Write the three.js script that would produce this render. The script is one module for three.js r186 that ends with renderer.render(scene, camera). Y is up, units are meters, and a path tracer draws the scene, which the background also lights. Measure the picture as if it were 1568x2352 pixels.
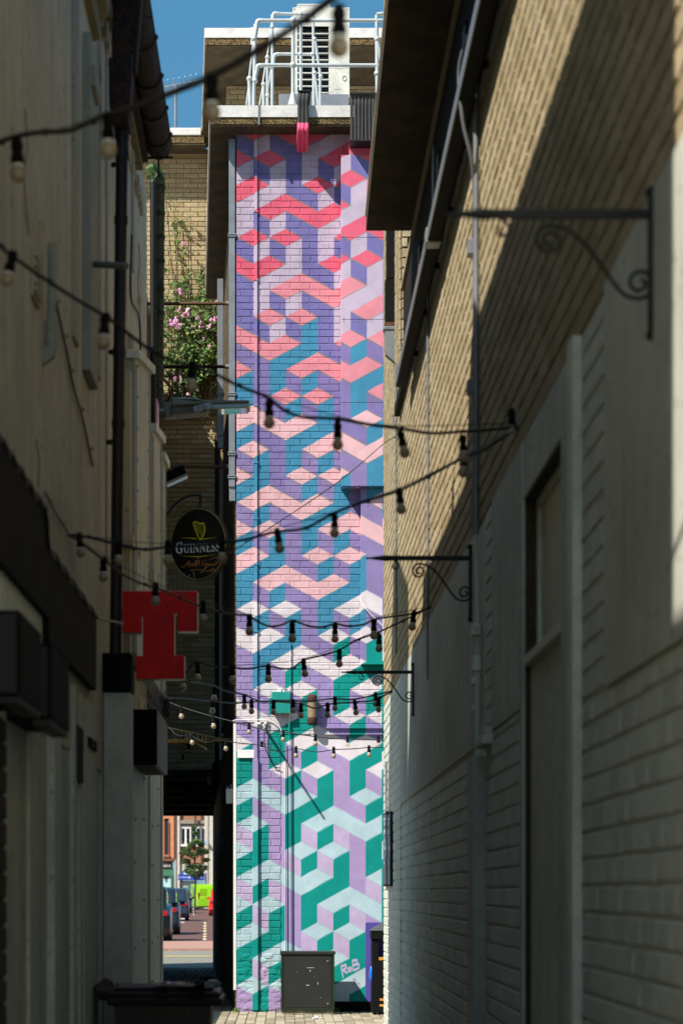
import * as THREE from 'three';
import { RoundedBoxGeometry } from 'three/addons/geometries/RoundedBoxGeometry.js';
import { mergeGeometries } from 'three/addons/utils/BufferGeometryUtils.js';

// ---------------------------------------------------------------- camera, sky, sun
const F = 5553, VX = 655, VY = 2050, H = 1.37;      // focal length and vanishing point of the alley, in px of a 1568 x 2352 frame
const scene = new THREE.Scene();
const camera = new THREE.PerspectiveCamera(2 * Math.atan(VY / F) * 180 / Math.PI, 2 / 3, 0.3, 900);
camera.position.set(0, H, 0);
camera.lookAt(0, H, -10);
{ const fh = 2 * VY, fw = fh * 2 / 3; camera.setViewOffset(fw, fh, fw / 2 - VX, 0, 1568, 2352); }
camera.focus = 26; camera.userData.fStop = 2.6;
camera.updateProjectionMatrix();
scene.add(camera);

const renderer = new THREE.WebGLRenderer({ antialias: true });
renderer.setSize(682, 1024);
renderer.toneMapping = THREE.LinearToneMapping;
renderer.toneMappingExposure = 1.6;
renderer.shadowMap.enabled = true;

const SUN = new THREE.Vector3(-0.66, 1, 0.6).normalize();   // towards the sun: up, left and behind the camera
{
  const w = 512, h = 256, d = new Float32Array(w * h * 4);
  for (let j = 0; j < h; j++) for (let i = 0; i < w; i++) {
    const el = (j + 0.5) / h * Math.PI - Math.PI / 2, k = (j * w + i) * 4, s = Math.max(0, Math.sin(el));
    const az = ((i + 0.5) / w - 0.5) * Math.PI * 2, dot = Math.cos(el) * Math.cos(az) * SUN.x + Math.sin(el) * SUN.y + Math.cos(el) * Math.sin(az) * SUN.z, ang = Math.acos(Math.max(-1, Math.min(1, dot)));
    const up = Math.pow(1 - s, 5), g1 = 0.5 * Math.exp(-ang / 0.42), g2 = 0.2 * Math.exp(-ang / 0.95);   // haze at the horizon, aureole round the sun
    let c = [0.020 + 0.12 * up + g1 + g2 * 0.5, 0.135 + 0.16 * up + g1 * 0.97 + g2 * 0.75, 0.285 + 0.08 * up + g1 * 0.9 + g2 * 0.95];
    if (el < 0) c = [0.20, 0.19, 0.165];
    d[k] = c[0]; d[k + 1] = c[1]; d[k + 2] = c[2]; d[k + 3] = 1;
  }
  const t = new THREE.DataTexture(d, w, h, THREE.RGBAFormat, THREE.FloatType);
  t.mapping = THREE.EquirectangularReflectionMapping; t.minFilter = t.magFilter = THREE.LinearFilter; t.needsUpdate = true;
  scene.background = t; scene.environment = t;
}
const sun = new THREE.DirectionalLight(new THREE.Color(1, 0.95, 0.86), 5);
sun.position.copy(SUN).multiplyScalar(60).add(new THREE.Vector3(0, 0, -20));
sun.target.position.set(0, 0, -20);
sun.castShadow = true; sun.shadow.mapSize.set(4096, 4096); sun.shadow.radius = 1;
Object.assign(sun.shadow.camera, { left: -40, right: 40, top: 40, bottom: -40, near: 1, far: 300 });
scene.add(sun, sun.target);

// ---------------------------------------------------------------- helpers
let seed = 7;
const rnd = () => { seed = (seed * 1664525 + 1013904223) % 4294967296; return seed / 4294967296; };
const rr = (a, b) => a + (b - a) * rnd();
const V = (x, y, z) => new THREE.Vector3(x, y, z);
const P = (x, y, Z) => V((x - VX) / F * Z, H - (y - VY) / F * Z, -Z);
const Yp = (y, Z) => H - (y - VY) / F * Z;                  // height of a frame row at a distance
const Xp = (x, Z) => (x - VX) / F * Z;
const LW = -0.83, RW = 0.84, MZ = 27.75;                    // left wall, right wall, distance of the mural
const zR = (x, X = RW) => X * F / (x - VX);                 // distance at which the plane X is seen in column x
const names = {};
const numbered = (n) => { const k = names[n] = (names[n] ?? -1) + 1; return k ? `${n}_${String(k).padStart(3, '0')}` : n; };
function thing(name, label, category, group, at = [0, 0, 0]) {
  const o = new THREE.Group(); o.name = numbered(name); o.position.set(...at);
  o.userData = { label, category }; if (group) o.userData.group = group;
  scene.add(o); return o;
}
// pieces that can be told apart become meshes of their own
const EACH = new Set(['gutter_joint', 'dark_slot', 'cable_tie', 'gland', 'pipe_clip', 'wall_rib', 'paint_ledge', 'clamp', 'coupling', 'gutter_bracket', 'pipe_collar', 'conduit_fitting', 'rivet', 'bolt', 'pipe_ring', 'louvre', 'eaves_brick', 'ledge', 'elbow', 'clip', 'spike_foot', 'connector', 'cable_block', 'scuff', 'pipe_bracket', 'gutter_spike', 'slat', 'flute', 'bird_spike', 'fin', 'window_surround', 'corner_post', 'coil_fin', 'nut', 'terminal', 'fixing_bolt', 'movement_joint', 'perforated_tray', 'element', 'dry_stalk', 'seam', 'panel_line', 'arm_bar', 'frame_bar', 'loose_cable', 'cable']);
function mesh(name, g, m, parent = scene) {
  if (Array.isArray(g) && EACH.has(name) && g.length > 1) return g.map((x) => mesh(name, x, m, parent))[0];
  if (Array.isArray(g)) g = merge(g);
  const o = new THREE.Mesh(g, m); o.name = parent === scene ? numbered(name) : name; o.castShadow = o.receiveShadow = true;
  parent.add(o); return o;
}
function struct(name, g, m) { const o = mesh(name, g, m); o.userData.kind = 'structure'; return o; }
function plain(g) {                                          // only position, normal, uv; no index
  if (g.index) g = g.toNonIndexed();
  for (const k of Object.keys(g.attributes)) if (!['position', 'normal', 'uv'].includes(k)) g.deleteAttribute(k);
  if (!g.attributes.normal) g.computeVertexNormals();
  if (!g.attributes.uv) g.setAttribute('uv', new THREE.BufferAttribute(new Float32Array(g.attributes.position.count * 2), 2));
  g.morphAttributes = {}; return g;
}
const merge = (a) => { a = a.flat(9); return a.length === 1 ? a[0] : mergeGeometries(a.map(plain)); };
function uvm(g, s = 1) {                                     // uv in metres from the face direction
  g = plain(g); const p = g.attributes.position, n = g.attributes.normal, u = g.attributes.uv;
  for (let i = 0; i < p.count; i++) {
    const ax = Math.abs(n.getX(i)), ay = Math.abs(n.getY(i)), az = Math.abs(n.getZ(i));
    if (ay > ax && ay > az) u.setXY(i, p.getX(i) * s, p.getZ(i) * s);
    else if (ax > az) u.setXY(i, p.getZ(i) * s, p.getY(i) * s);
    else u.setXY(i, p.getX(i) * s, p.getY(i) * s);
  }
  return g;
}
// box from x0..x1, y0..y1 and distances Z0..Z1, edges slightly rounded when r is given
function box(x0, x1, y0, y1, Z0, Z1, r = 0) {
  const w = x1 - x0, h = y1 - y0, d = Z1 - Z0;
  const g = r ? new RoundedBoxGeometry(w, h, d, 1, Math.min(r, w / 2.01, h / 2.01, d / 2.01)) : new THREE.BoxGeometry(w, h, d);
  g.translate((x0 + x1) / 2, (y0 + y1) / 2, -(Z0 + Z1) / 2);
  return uvm(g);
}
function rod(a, b, r0, r1 = r0, seg = 12) {
  const d = b.clone().sub(a), g = new THREE.CylinderGeometry(r1, r0, d.length(), seg, 1);
  g.applyQuaternion(new THREE.Quaternion().setFromUnitVectors(V(0, 1, 0), d.clone().normalize()));
  g.translate(...a.clone().add(b).multiplyScalar(0.5).toArray()); return plain(g);
}
function tube(pts, r, n = pts.length * 5, seg = 7, tension = 0.5) {
  return plain(new THREE.TubeGeometry(new THREE.CatmullRomCurve3(pts, false, 'catmullrom', tension), n, r, seg, false));
}
function ball(c, r, s = 12, sy = 1) { const g = new THREE.SphereGeometry(r, s, Math.max(6, s * 0.7 | 0)); g.scale(1, sy, 1); g.translate(c.x, c.y, c.z); return plain(g); }
function poly(pts, n = null) {                               // flat polygon fan through 3d points
  const pos = []; for (let i = 1; i < pts.length - 1; i++) for (const p of [pts[0], pts[i], pts[i + 1]]) pos.push(p.x, p.y, p.z);
  const g = new THREE.BufferGeometry(); g.setAttribute('position', new THREE.Float32BufferAttribute(pos, 3)); g.computeVertexNormals();
  return uvm(g);
}
// prism: polygon in (Z, y) kept between x0 and x1
function prismX(zy, x0, x1) {
  const s = new THREE.Shape(zy.map(([z, y]) => new THREE.Vector2(z, y)));
  const g = new THREE.ExtrudeGeometry(s, { depth: x1 - x0, bevelEnabled: false });
  g.rotateY(Math.PI / 2); g.translate(x0, 0, 0);           // Z runs away from the camera
  return uvm(g);
}
function prismZ(xy, Z0, Z1, bevel = 0) {                     // polygon in (x, y) kept between two distances
  const s = new THREE.Shape(xy.map(([x, y]) => new THREE.Vector2(x, y)));
  const g = new THREE.ExtrudeGeometry(s, bevel ? { depth: Z1 - Z0 - 2 * bevel, bevelEnabled: true, bevelSize: bevel, bevelThickness: bevel, bevelOffset: -bevel, bevelSegments: 2 } : { depth: Z1 - Z0, bevelEnabled: false });
  g.translate(0, 0, -Z1 + bevel); return uvm(g);
}

// ---------------------------------------------------------------- procedural textures
function hash(x, y, s) { let h = (x * 374761393 + y * 668265263 + s * 982451653) | 0; h = Math.imul(h ^ (h >>> 13), 1274126177); return ((h ^ (h >>> 16)) >>> 0) / 4294967296; }
function vnoise(x, y, per, s) {
  const xi = Math.floor(x), yi = Math.floor(y), fx = x - xi, fy = y - yi, m = (v, q) => ((v % q) + q) % q;
  const [px, py] = Array.isArray(per) ? per : [per, per];
  const g = (a, b) => hash(m(a, px), m(b, py), s), sx = fx * fx * (3 - 2 * fx), sy = fy * fy * (3 - 2 * fy);
  return (g(xi, yi) * (1 - sx) + g(xi + 1, yi) * sx) * (1 - sy) + (g(xi, yi + 1) * (1 - sx) + g(xi + 1, yi + 1) * sx) * sy;
}
const fbm = (u, v, f, s, o = 4) => { let a = 0, w = 0.5, t = 0; const p = Array.isArray(f) ? f : [f, f]; let fx = p[0], fy = p[1]; for (let i = 0; i < o; i++) { a += w * vnoise(u * fx, v * fy, [fx, fy], s + i); t += w; w *= 0.5; fx *= 2; fy *= 2; } return a / t; };
function dtex(n, fn, srgb, repeat = 1) {
  const d = new Uint8Array(n * n * 4);
  for (let j = 0; j < n; j++) for (let i = 0; i < n; i++) { const c = fn(i / n, j / n), k = (j * n + i) * 4; for (let q = 0; q < 3; q++) d[k + q] = Math.max(0, Math.min(255, (Array.isArray(c) ? c[q] : c) * 255)); d[k + 3] = 255; }
  const t = new THREE.DataTexture(d, n, n); t.wrapS = t.wrapT = THREE.RepeatWrapping; t.magFilter = THREE.LinearFilter; t.minFilter = THREE.LinearMipmapLinearFilter; t.generateMipmaps = true;
  if (srgb) t.colorSpace = THREE.SRGBColorSpace;
  const [a, b] = Array.isArray(repeat) ? repeat : [repeat, repeat]; t.repeat.set(a, b); t.needsUpdate = true; return t;
}
const again = (t, a, b = a) => { const c = t.clone(); c.repeat.set(a, b); c.needsUpdate = true; return c; };
const T = {
  grain: dtex(256, (u, v) => 0.25 * fbm(u, v, 8, 1) + 0.75 * fbm(u, v, 40, 2, 3), false, 3),
  pits: dtex(256, (u, v) => { const a = fbm(u, v, 48, 3, 2); return 0.5 * fbm(u, v, 16, 5) + (a > 0.62 ? 0 : 0.5); }, false, 4),
  mottle: dtex(256, (u, v) => { const a = 0.80 + 0.22 * fbm(u, v, 6, 11) + 0.10 * (fbm(u, v, 50, 14, 2) - 0.5); return [a, a * 0.995, a * 0.985]; }, true, 1.1),
  streak: dtex(512, (u, v) => { const s = fbm(u, v, [40, 3], 21, 4), b = fbm(u, v, 5, 25); let a = 0.80 + 0.20 * b + 0.06 * (s - 0.5) + 0.07 * (fbm(u, v, 30, 27, 3) - 0.5); const drip = fbm(u, v, [22, 2], 23, 3); if (drip > 0.60) a *= 1 - 0.55 * (drip - 0.60) * (0.6 + fbm(u, v, 40, 28, 2)); const spot = fbm(u, v, 60, 29, 2); if (spot > 0.80) a *= 0.8; return [a, a * 0.985, a * 0.96]; }, true, 0.45),
  worn: dtex(512, (u, v) => { let a = 0.86 + 0.14 * fbm(u, v, 5, 91) + 0.08 * (fbm(u, v, 40, 92, 2) - 0.5); const c = fbm(u, v, 64, 94, 2); if (c > 0.77) a *= 1.12; if (c < 0.2) a *= 0.78; const sc = fbm(u, v, [90, 6], 97, 2); if (sc > 0.78) a *= 1.08; return [a, a * 0.995, a * 0.98]; }, true, 0.8),
  rusty: dtex(256, (u, v) => { const a = fbm(u, v, 6, 81), b = fbm(u, v, 34, 85, 3), q = Math.max(0, Math.min(1, (a * 0.6 + b * 0.55 - 0.42) * 4)); return [0.16 + 0.42 * q * b, 0.13 + 0.24 * q * b, 0.11 + 0.13 * q * b]; }, true, 1.6),
  tan: dtex(256, (u, v) => { const a = 0.82 + 0.20 * (fbm(u, v, 10, 31) - 0.3) + 0.22 * (fbm(u, v, 60, 33, 2) - 0.5); return [a, a * 0.98, a * 0.93]; }, true, 2.1),
  aggregate: dtex(256, (u, v) => { const a = fbm(u, v, 50, 41, 2), b = fbm(u, v, 24, 43, 2); const q = a > 0.6 ? 1 : a < 0.38 ? 0.28 : 0.6; return [q * (0.85 + 0.2 * b), q * 0.86, q * (0.62 + 0.1 * b)]; }, true, 2.2),
  rust: dtex(256, (u, v) => { const a = fbm(u, v, 9, 51), b = fbm(u, v, 40, 55, 3); return [0.45 + 0.5 * a * b + 0.2 * b, 0.42 + 0.36 * a * b + 0.15 * b, 0.40 + 0.25 * a * b + 0.1 * b]; }, true, 2),
  stain: dtex(256, (u, v) => { const a = fbm(u, v, 7, 61), b = fbm(u, v, 30, 63, 3); const q = 0.6 + 0.45 * a + 0.25 * (b - 0.5); return [q, q * 0.97, q * 0.88]; }, true, 0.9),
};
const M = {};
function mat(color, rough = 0.85, o = {}) { return new THREE.MeshStandardMaterial({ color: new THREE.Color(color), roughness: rough, ...o }); }
const bump = (t, s, k = 1) => ({ bumpMap: k === 1 ? t : again(t, k), bumpScale: s });
M.paintGrey = mat('#d6dad0', 0.62, { map: T.worn, ...bump(T.grain, 0.0015) });
M.paintGrey2 = mat('#d2d6cc', 0.66, { map: T.worn, ...bump(T.grain, 0.002) });
M.paintGrey3 = mat('#e0e1d4', 0.6, { map: T.mottle, ...bump(T.grain, 0.002) });
M.render = mat('#d2d6cb', 0.72, { map: T.streak, ...bump(T.grain, 0.001) });
M.greyMetal = mat('#a8ada1', 0.45, { map: T.mottle });
M.cream = mat('#dcd4c0', 0.85, { map: T.streak, ...bump(T.grain, 0.0012) });
M.creamTrim = mat('#c9bea5', 0.8, { map: T.streak });
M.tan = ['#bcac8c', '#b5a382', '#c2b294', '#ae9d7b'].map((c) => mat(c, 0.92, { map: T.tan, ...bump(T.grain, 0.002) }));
M.mortar = mat('#a08e6b', 0.95, { map: T.tan });
M.mortarDark = mat('#4d4537', 0.95, { map: T.tan });
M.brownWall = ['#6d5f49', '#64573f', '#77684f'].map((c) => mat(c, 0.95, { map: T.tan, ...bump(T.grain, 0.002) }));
M.concreteDark = mat('#5b5240', 0.95, { map: T.stain, ...bump(T.pits, 0.003) });
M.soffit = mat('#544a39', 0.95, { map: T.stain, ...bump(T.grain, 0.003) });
M.aggregate = mat('#9b8d70', 0.95, { map: T.aggregate, ...bump(T.pits, 0.006) });
M.coping = mat('#dcdad7', 0.5, { map: T.mottle });
M.steel = mat('#c3cacc', 0.42, { metalness: 0.25, map: T.mottle });
M.iron = mat('#0a0a0a', 0.55);
M.black = new THREE.MeshPhysicalMaterial({ color: new THREE.Color('#070706'), roughness: 0.75, specularIntensity: 0.35 });
M.blackPipe = mat('#0e0b09', 0.5, { map: T.rust });
M.rustBlack = mat('#8a7466', 0.85, { map: T.rusty, ...bump(T.pits, 0.003) });
M.fascia = new THREE.MeshPhysicalMaterial({ color: new THREE.Color('#241d18'), roughness: 0.85, specularIntensity: 0.4, map: T.stain });
M.rubber = mat('#343433', 0.85, { ...bump(T.grain, 0.002, 4) });
M.cable = mat('#15161c', 0.5);
M.bulb = new THREE.MeshPhysicalMaterial({ color: new THREE.Color('#a8977a'), roughness: 0.35, transmission: 0.25, thickness: 0, clearcoat: 0.4 });
M.clearBulb = new THREE.MeshPhysicalMaterial({ color: new THREE.Color('#f4ecd8'), roughness: 0.08, transmission: 0.85, thickness: 0 });
M.galv = mat('#8b8f95', 0.4, { metalness: 0.35, map: T.mottle });
M.glass = new THREE.MeshPhysicalMaterial({ color: new THREE.Color('#20262a'), roughness: 0.08, clearcoat: 1 });
M.leafs = ['#4a6622', '#5f8030', '#3b5a1e', '#7a8f3a'].map((c) => new THREE.MeshPhysicalMaterial({ color: new THREE.Color(c), roughness: 0.8, transmission: 0.3, thickness: 0, side: THREE.DoubleSide }));
M.pinkPetal = mat('#e3a9cb', 0.8);
M.stem = mat('#4a3b25', 0.9);
M.white = mat('#d8d6cf', 0.6);
M.rustRod = mat('#7a5b45', 0.75, { map: T.rust });

// ---------------------------------------------------------------- bricks
const brickCache = new Map();
function frustum(w, h, p, b, j = null) {                     // front and four sloping sides, back open; origin in the middle of the back
  const o = j || [0, 0, 0, 0], x = w / 2, y = h / 2;
  const B = [[-x, -y, 0], [x, -y, 0], [x, y, 0], [-x, y, 0]], E = [[-x, -y, p - b], [x, -y, p - b], [x, y, p - b], [-x, y, p - b]];
  const A = [[-x + b, -y + b, p + o[0]], [x - b, -y + b, p + o[1]], [x - b, y - b, p + o[2]], [-x + b, y - b, p + o[3]]];
  const pos = [], quad = (a, c, d, e) => { for (const q of [a, c, d, a, d, e]) pos.push(...q); };
  quad(A[0], A[1], A[2], A[3]);
  for (let i = 0; i < 4; i++) { const k = (i + 1) % 4; quad(E[i], E[k], A[k], A[i]); quad(B[i], B[k], E[k], E[i]); }
  const g = new THREE.BufferGeometry(); g.setAttribute('position', new THREE.Float32BufferAttribute(pos, 3)); g.computeVertexNormals();
  return uvm(g);
}
function sharedBrick(w, h, p, b) {
  const v = (rnd() * 4) | 0, k = [w.toFixed(3), h.toFixed(3), p, b, v].join();
  if (!brickCache.has(k)) {
    const g = frustum(w, h, p, b, [rr(-1, 1), rr(-1, 1), rr(-1, 1), rr(-1, 1)].map((q) => q * p * 0.14));
    const u = g.attributes.uv, du = v * 0.37, dv = v * 0.23; for (let i = 0; i < u.count; i++) u.setXY(i, u.getX(i) + du, u.getY(i) + dv);
    brickCache.set(k, g);
  }
  return brickCache.get(k);
}
// lays courses over regions [u0, u1, v0, v1] of a wall; the bricks that show largest become parts, the rest one stuff part
function lay(parent, name, rest, o) {
  const { regions, basis, mats, course = 0.075, len = 0.225, joint = 0.011, jv = joint, proud = 0.009, bevel = 0.004, max = 300, phase = 0, v00 = 0, rank, uvFn, keep } = o, list = [];
  for (const [u0, u1, v0, v1] of regions) {
    for (let r = Math.floor((v0 - v00) / course); v00 + r * course < v1 - 0.012; r++) {
      const a = Math.max(v0, v00 + r * course), b = Math.min(v1, v00 + (r + 1) * course); if (b - a < 0.02) continue;
      const off = phase + (((r % 2) + 2) % 2) * len / 2 + (hash(r, 3, 5) - 0.5) * 0.012;
      for (let k = Math.floor((u0 - off) / len); off + k * len < u1; k++) {
        const c = Math.max(u0, off + k * len), d = Math.min(u1, off + (k + 1) * len); if (d - c < 0.03) continue;
        const q = { u: (c + d) / 2 + (hash(k, r, 11) - 0.5) * 0.003, v: (a + b) / 2 + (hash(k, r, 13) - 0.5) * 0.003, w: d - c - jv, h: b - a - joint };
        if (keep && !keep(q)) continue; list.push(q);
      }
    }
  }
  const pos = (q) => V(q.u, q.v, 0).applyMatrix4(basis);
  const score = rank || ((q) => { const p = pos(q); return p.distanceTo(camera.position); });
  list.forEach((q) => q.s = score(q)); list.sort((a, b) => a.s - b.s);
  const left = mats.map(() => []);
  list.forEach((q, i) => {
    const m = (rnd() * mats.length) | 0, w = Math.round(q.w * 250) / 250, h = Math.round(q.h * 500) / 500;
    let g = uvFn ? frustum(q.w, q.h, proud * rr(0.75, 1.2), bevel, [rr(-1, 1), rr(-1, 1), rr(-1, 1), rr(-1, 1)].map((x) => x * proud * 0.2)) : sharedBrick(w, h, proud, bevel);
    const t = new THREE.Matrix4().makeRotationZ((rnd() - 0.5) * 0.012).setPosition(q.u, q.v, 0).premultiply(basis);
    if (uvFn) { g.applyMatrix4(t); uvFn(g); }
    if (i < max) { const b = mesh(name, g, mats[m], parent); if (!uvFn) { b.applyMatrix4(t); } }
    else left[m].push(uvFn ? g : g.clone().applyMatrix4(t));
  });
  left.forEach((a, m) => { if (a.length) { const x = mesh(rest, a, mats[m], parent); x.userData.kind = 'stuff'; } });
}
const basisFront = (Z, x0 = 0) => new THREE.Matrix4().makeBasis(V(1, 0, 0), V(0, 1, 0), V(0, 0, 1)).setPosition(x0, 0, -Z);
const basisRight = (X) => new THREE.Matrix4().makeBasis(V(0, 0, 1), V(0, 1, 0), V(-1, 0, 0)).setPosition(X, 0, 0);   // u = z of the world (-Z), faces left

// ---------------------------------------------------------------- the mural: print of an isometric block pattern
const S2 = (sx, sy, Z = MZ) => V(Xp(sx / 1.59439, Z), Yp(sy / 1.59439, Z), -Z);          // from px of the 2500 x 3750 frame
const MU = { x0: -0.7, y0: 0, w: 2.1, h: 10.5 };
const STRIPS = [
  'T-2.5 P-.5 T.5 B2.5 T4.5 B8.5 T9.5 P11.5 T13.5 P19.5 T21.5 P23.5 T24.5 B28.5 T30.5 B32.5 T33.5 P35.5 T36.5 B38.5 T39.5 P41.5 T42.5 B44.5 T46.5 B50.5 T51.5 P53.5 T55.5 P61.5 T63.5 P65.5 T66.5 B70.5 T72.5 B74.5 T75.5 P77.5 T78.5 B80.5 T81.5 P83.5 T84.5 B86.5 T88.5 B92.5 T93.5 P99',
  'T-2.5 B-.5 T.5 P2.5 T3.5 B5.5 T6.5 P8.5 T9.5 B11.5 T13.5 B17.5 T18.5 P20.5 T22.5 P28.5 T30.5 P32.5 T33.5 B37.5 T39.5 B41.5 T42.5 P44.5 T45.5 B47.5 T48.5 P50.5 T51.5 B53.5 T55.5 B59.5 T60.5 P62.5 T64.5 P70.5 T72.5 P74.5 T75.5 B79.5 T81.5 B83.5 T84.5 P86.5 T87.5 B89.5 T90.5 P92.5 T93.5 B99',
  'T-2.5 P-.5 T.5 B4.5 T6.5 B8.5 T9.5 P11.5 T12.5 B14.5 T15.5 P17.5 T18.5 B20.5 T22.5 B26.5 T27.5 P29.5 T31.5 P37.5 T39.5 P41.5 T42.5 B46.5 T48.5 B50.5 T51.5 P53.5 T54.5 B56.5 T57.5 P59.5 T60.5 B62.5 T64.5 B68.5 T69.5 P71.5 T73.5 P79.5 T81.5 P83.5 T84.5 B88.5 T90.5 B92.5 T93.5 P99',
  'T-1.5 P4.5 T6.5 P8.5 T9.5 B13.5 T15.5 B17.5 T18.5 P20.5 T21.5 B23.5 T24.5 P26.5 T27.5 B29.5 T31.5 B35.5 T36.5 P38.5 T40.5 P46.5 T48.5 P50.5 T51.5 B55.5 T57.5 B59.5 T60.5 P62.5 T63.5 B65.5 T66.5 P68.5 T69.5 B71.5 T73.5 B77.5 T78.5 P80.5 T82.5 P88.5 T99',
  'T-1.5 B2.5 T3.5 P5.5 T7.5 P13.5 T15.5 P17.5 T18.5 B22.5 T24.5 B26.5 T27.5 P29.5 T30.5 B32.5 T33.5 P35.5 T36.5 B38.5 T40.5 B44.5 T45.5 P47.5 T49.5 P55.5 T57.5 P59.5 T60.5 B64.5 T66.5 B68.5 T69.5 P71.5 T72.5 B74.5 T75.5 P77.5 T78.5 B80.5 T82.5 B86.5 T87.5 P89.5 T99',
  'T-2.5 B-.5 T.5 P2.5 T3.5 B5.5 T7.5 B11.5 T12.5 P14.5 T16.5 P22.5 T24.5 P26.5 T27.5 B31.5 T33.5 B35.5 T36.5 P38.5 T39.5 B41.5 T42.5 P44.5 T45.5 B47.5 T49.5 B53.5 T54.5 P56.5 T58.5 P64.5 T66.5 P68.5 T69.5 B73.5 T75.5 B77.5 T78.5 P80.5 T81.5 B83.5 T84.5 P86.5 T87.5 B89.5 T99',
  'B-1.5 T.5 B2.5 T3.5 P5.5 T6.5 B8.5 T9.5 P11.5 T12.5 B14.5 T16.5 B20.5 T21.5 P23.5 T25.5 P31.5 T33.5 P35.5 T36.5 B40.5 T42.5 B44.5 T45.5 P47.5 T48.5 B50.5 T51.5 P53.5 T54.5 B56.5 T58.5 B62.5 T63.5 P65.5 T67.5 P73.5 T75.5 P77.5 T78.5 B82.5 T84.5 B86.5 T87.5 P89.5 T90.5 B92.5 T99',
  'T.5 P2.5 T3.5 B7.5 T9.5 B11.5 T12.5 P14.5 T15.5 B17.5 T18.5 P20.5 T21.5 B23.5 T25.5 B29.5 T30.5 P32.5 T34.5 P40.5 T42.5 P44.5 T45.5 B49.5 T51.5 B53.5 T54.5 P56.5 T57.5 B59.5 T60.5 P62.5 T63.5 B65.5 T67.5 B71.5 T72.5 P74.5 T76.5 P82.5 T84.5 P86.5 T87.5 B91.5 T93.5 B99',
  'P-.5 T1.5 P3.5 T4.5 B6.5 T9.5 P11.5 T12.5 B16.5 T18.5 B20.5 T21.5 P23.5 T24.5 B26.5 T27.5 P29.5 T30.5 B32.5 T34.5 B38.5 T39.5 P41.5 T43.5 P49.5 T51.5 P53.5 T54.5 B58.5 T60.5 B62.5 T63.5 P65.5 T66.5 B68.5 T69.5 P71.5 T72.5 B74.5 T76.5 B80.5 T81.5 P83.5 T85.5 P99',
  'T1.5 B8.5 T10.5 P20.5 T22.5 B30.5 T32.5 B40.5 T44.5 P52.5 T56.5 B66.5 T68.5 B76.5 T78.5 B99'];
const muralCanvas = document.createElement('canvas'); muralCanvas.width = 1024; muralCanvas.height = 2048;
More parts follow.
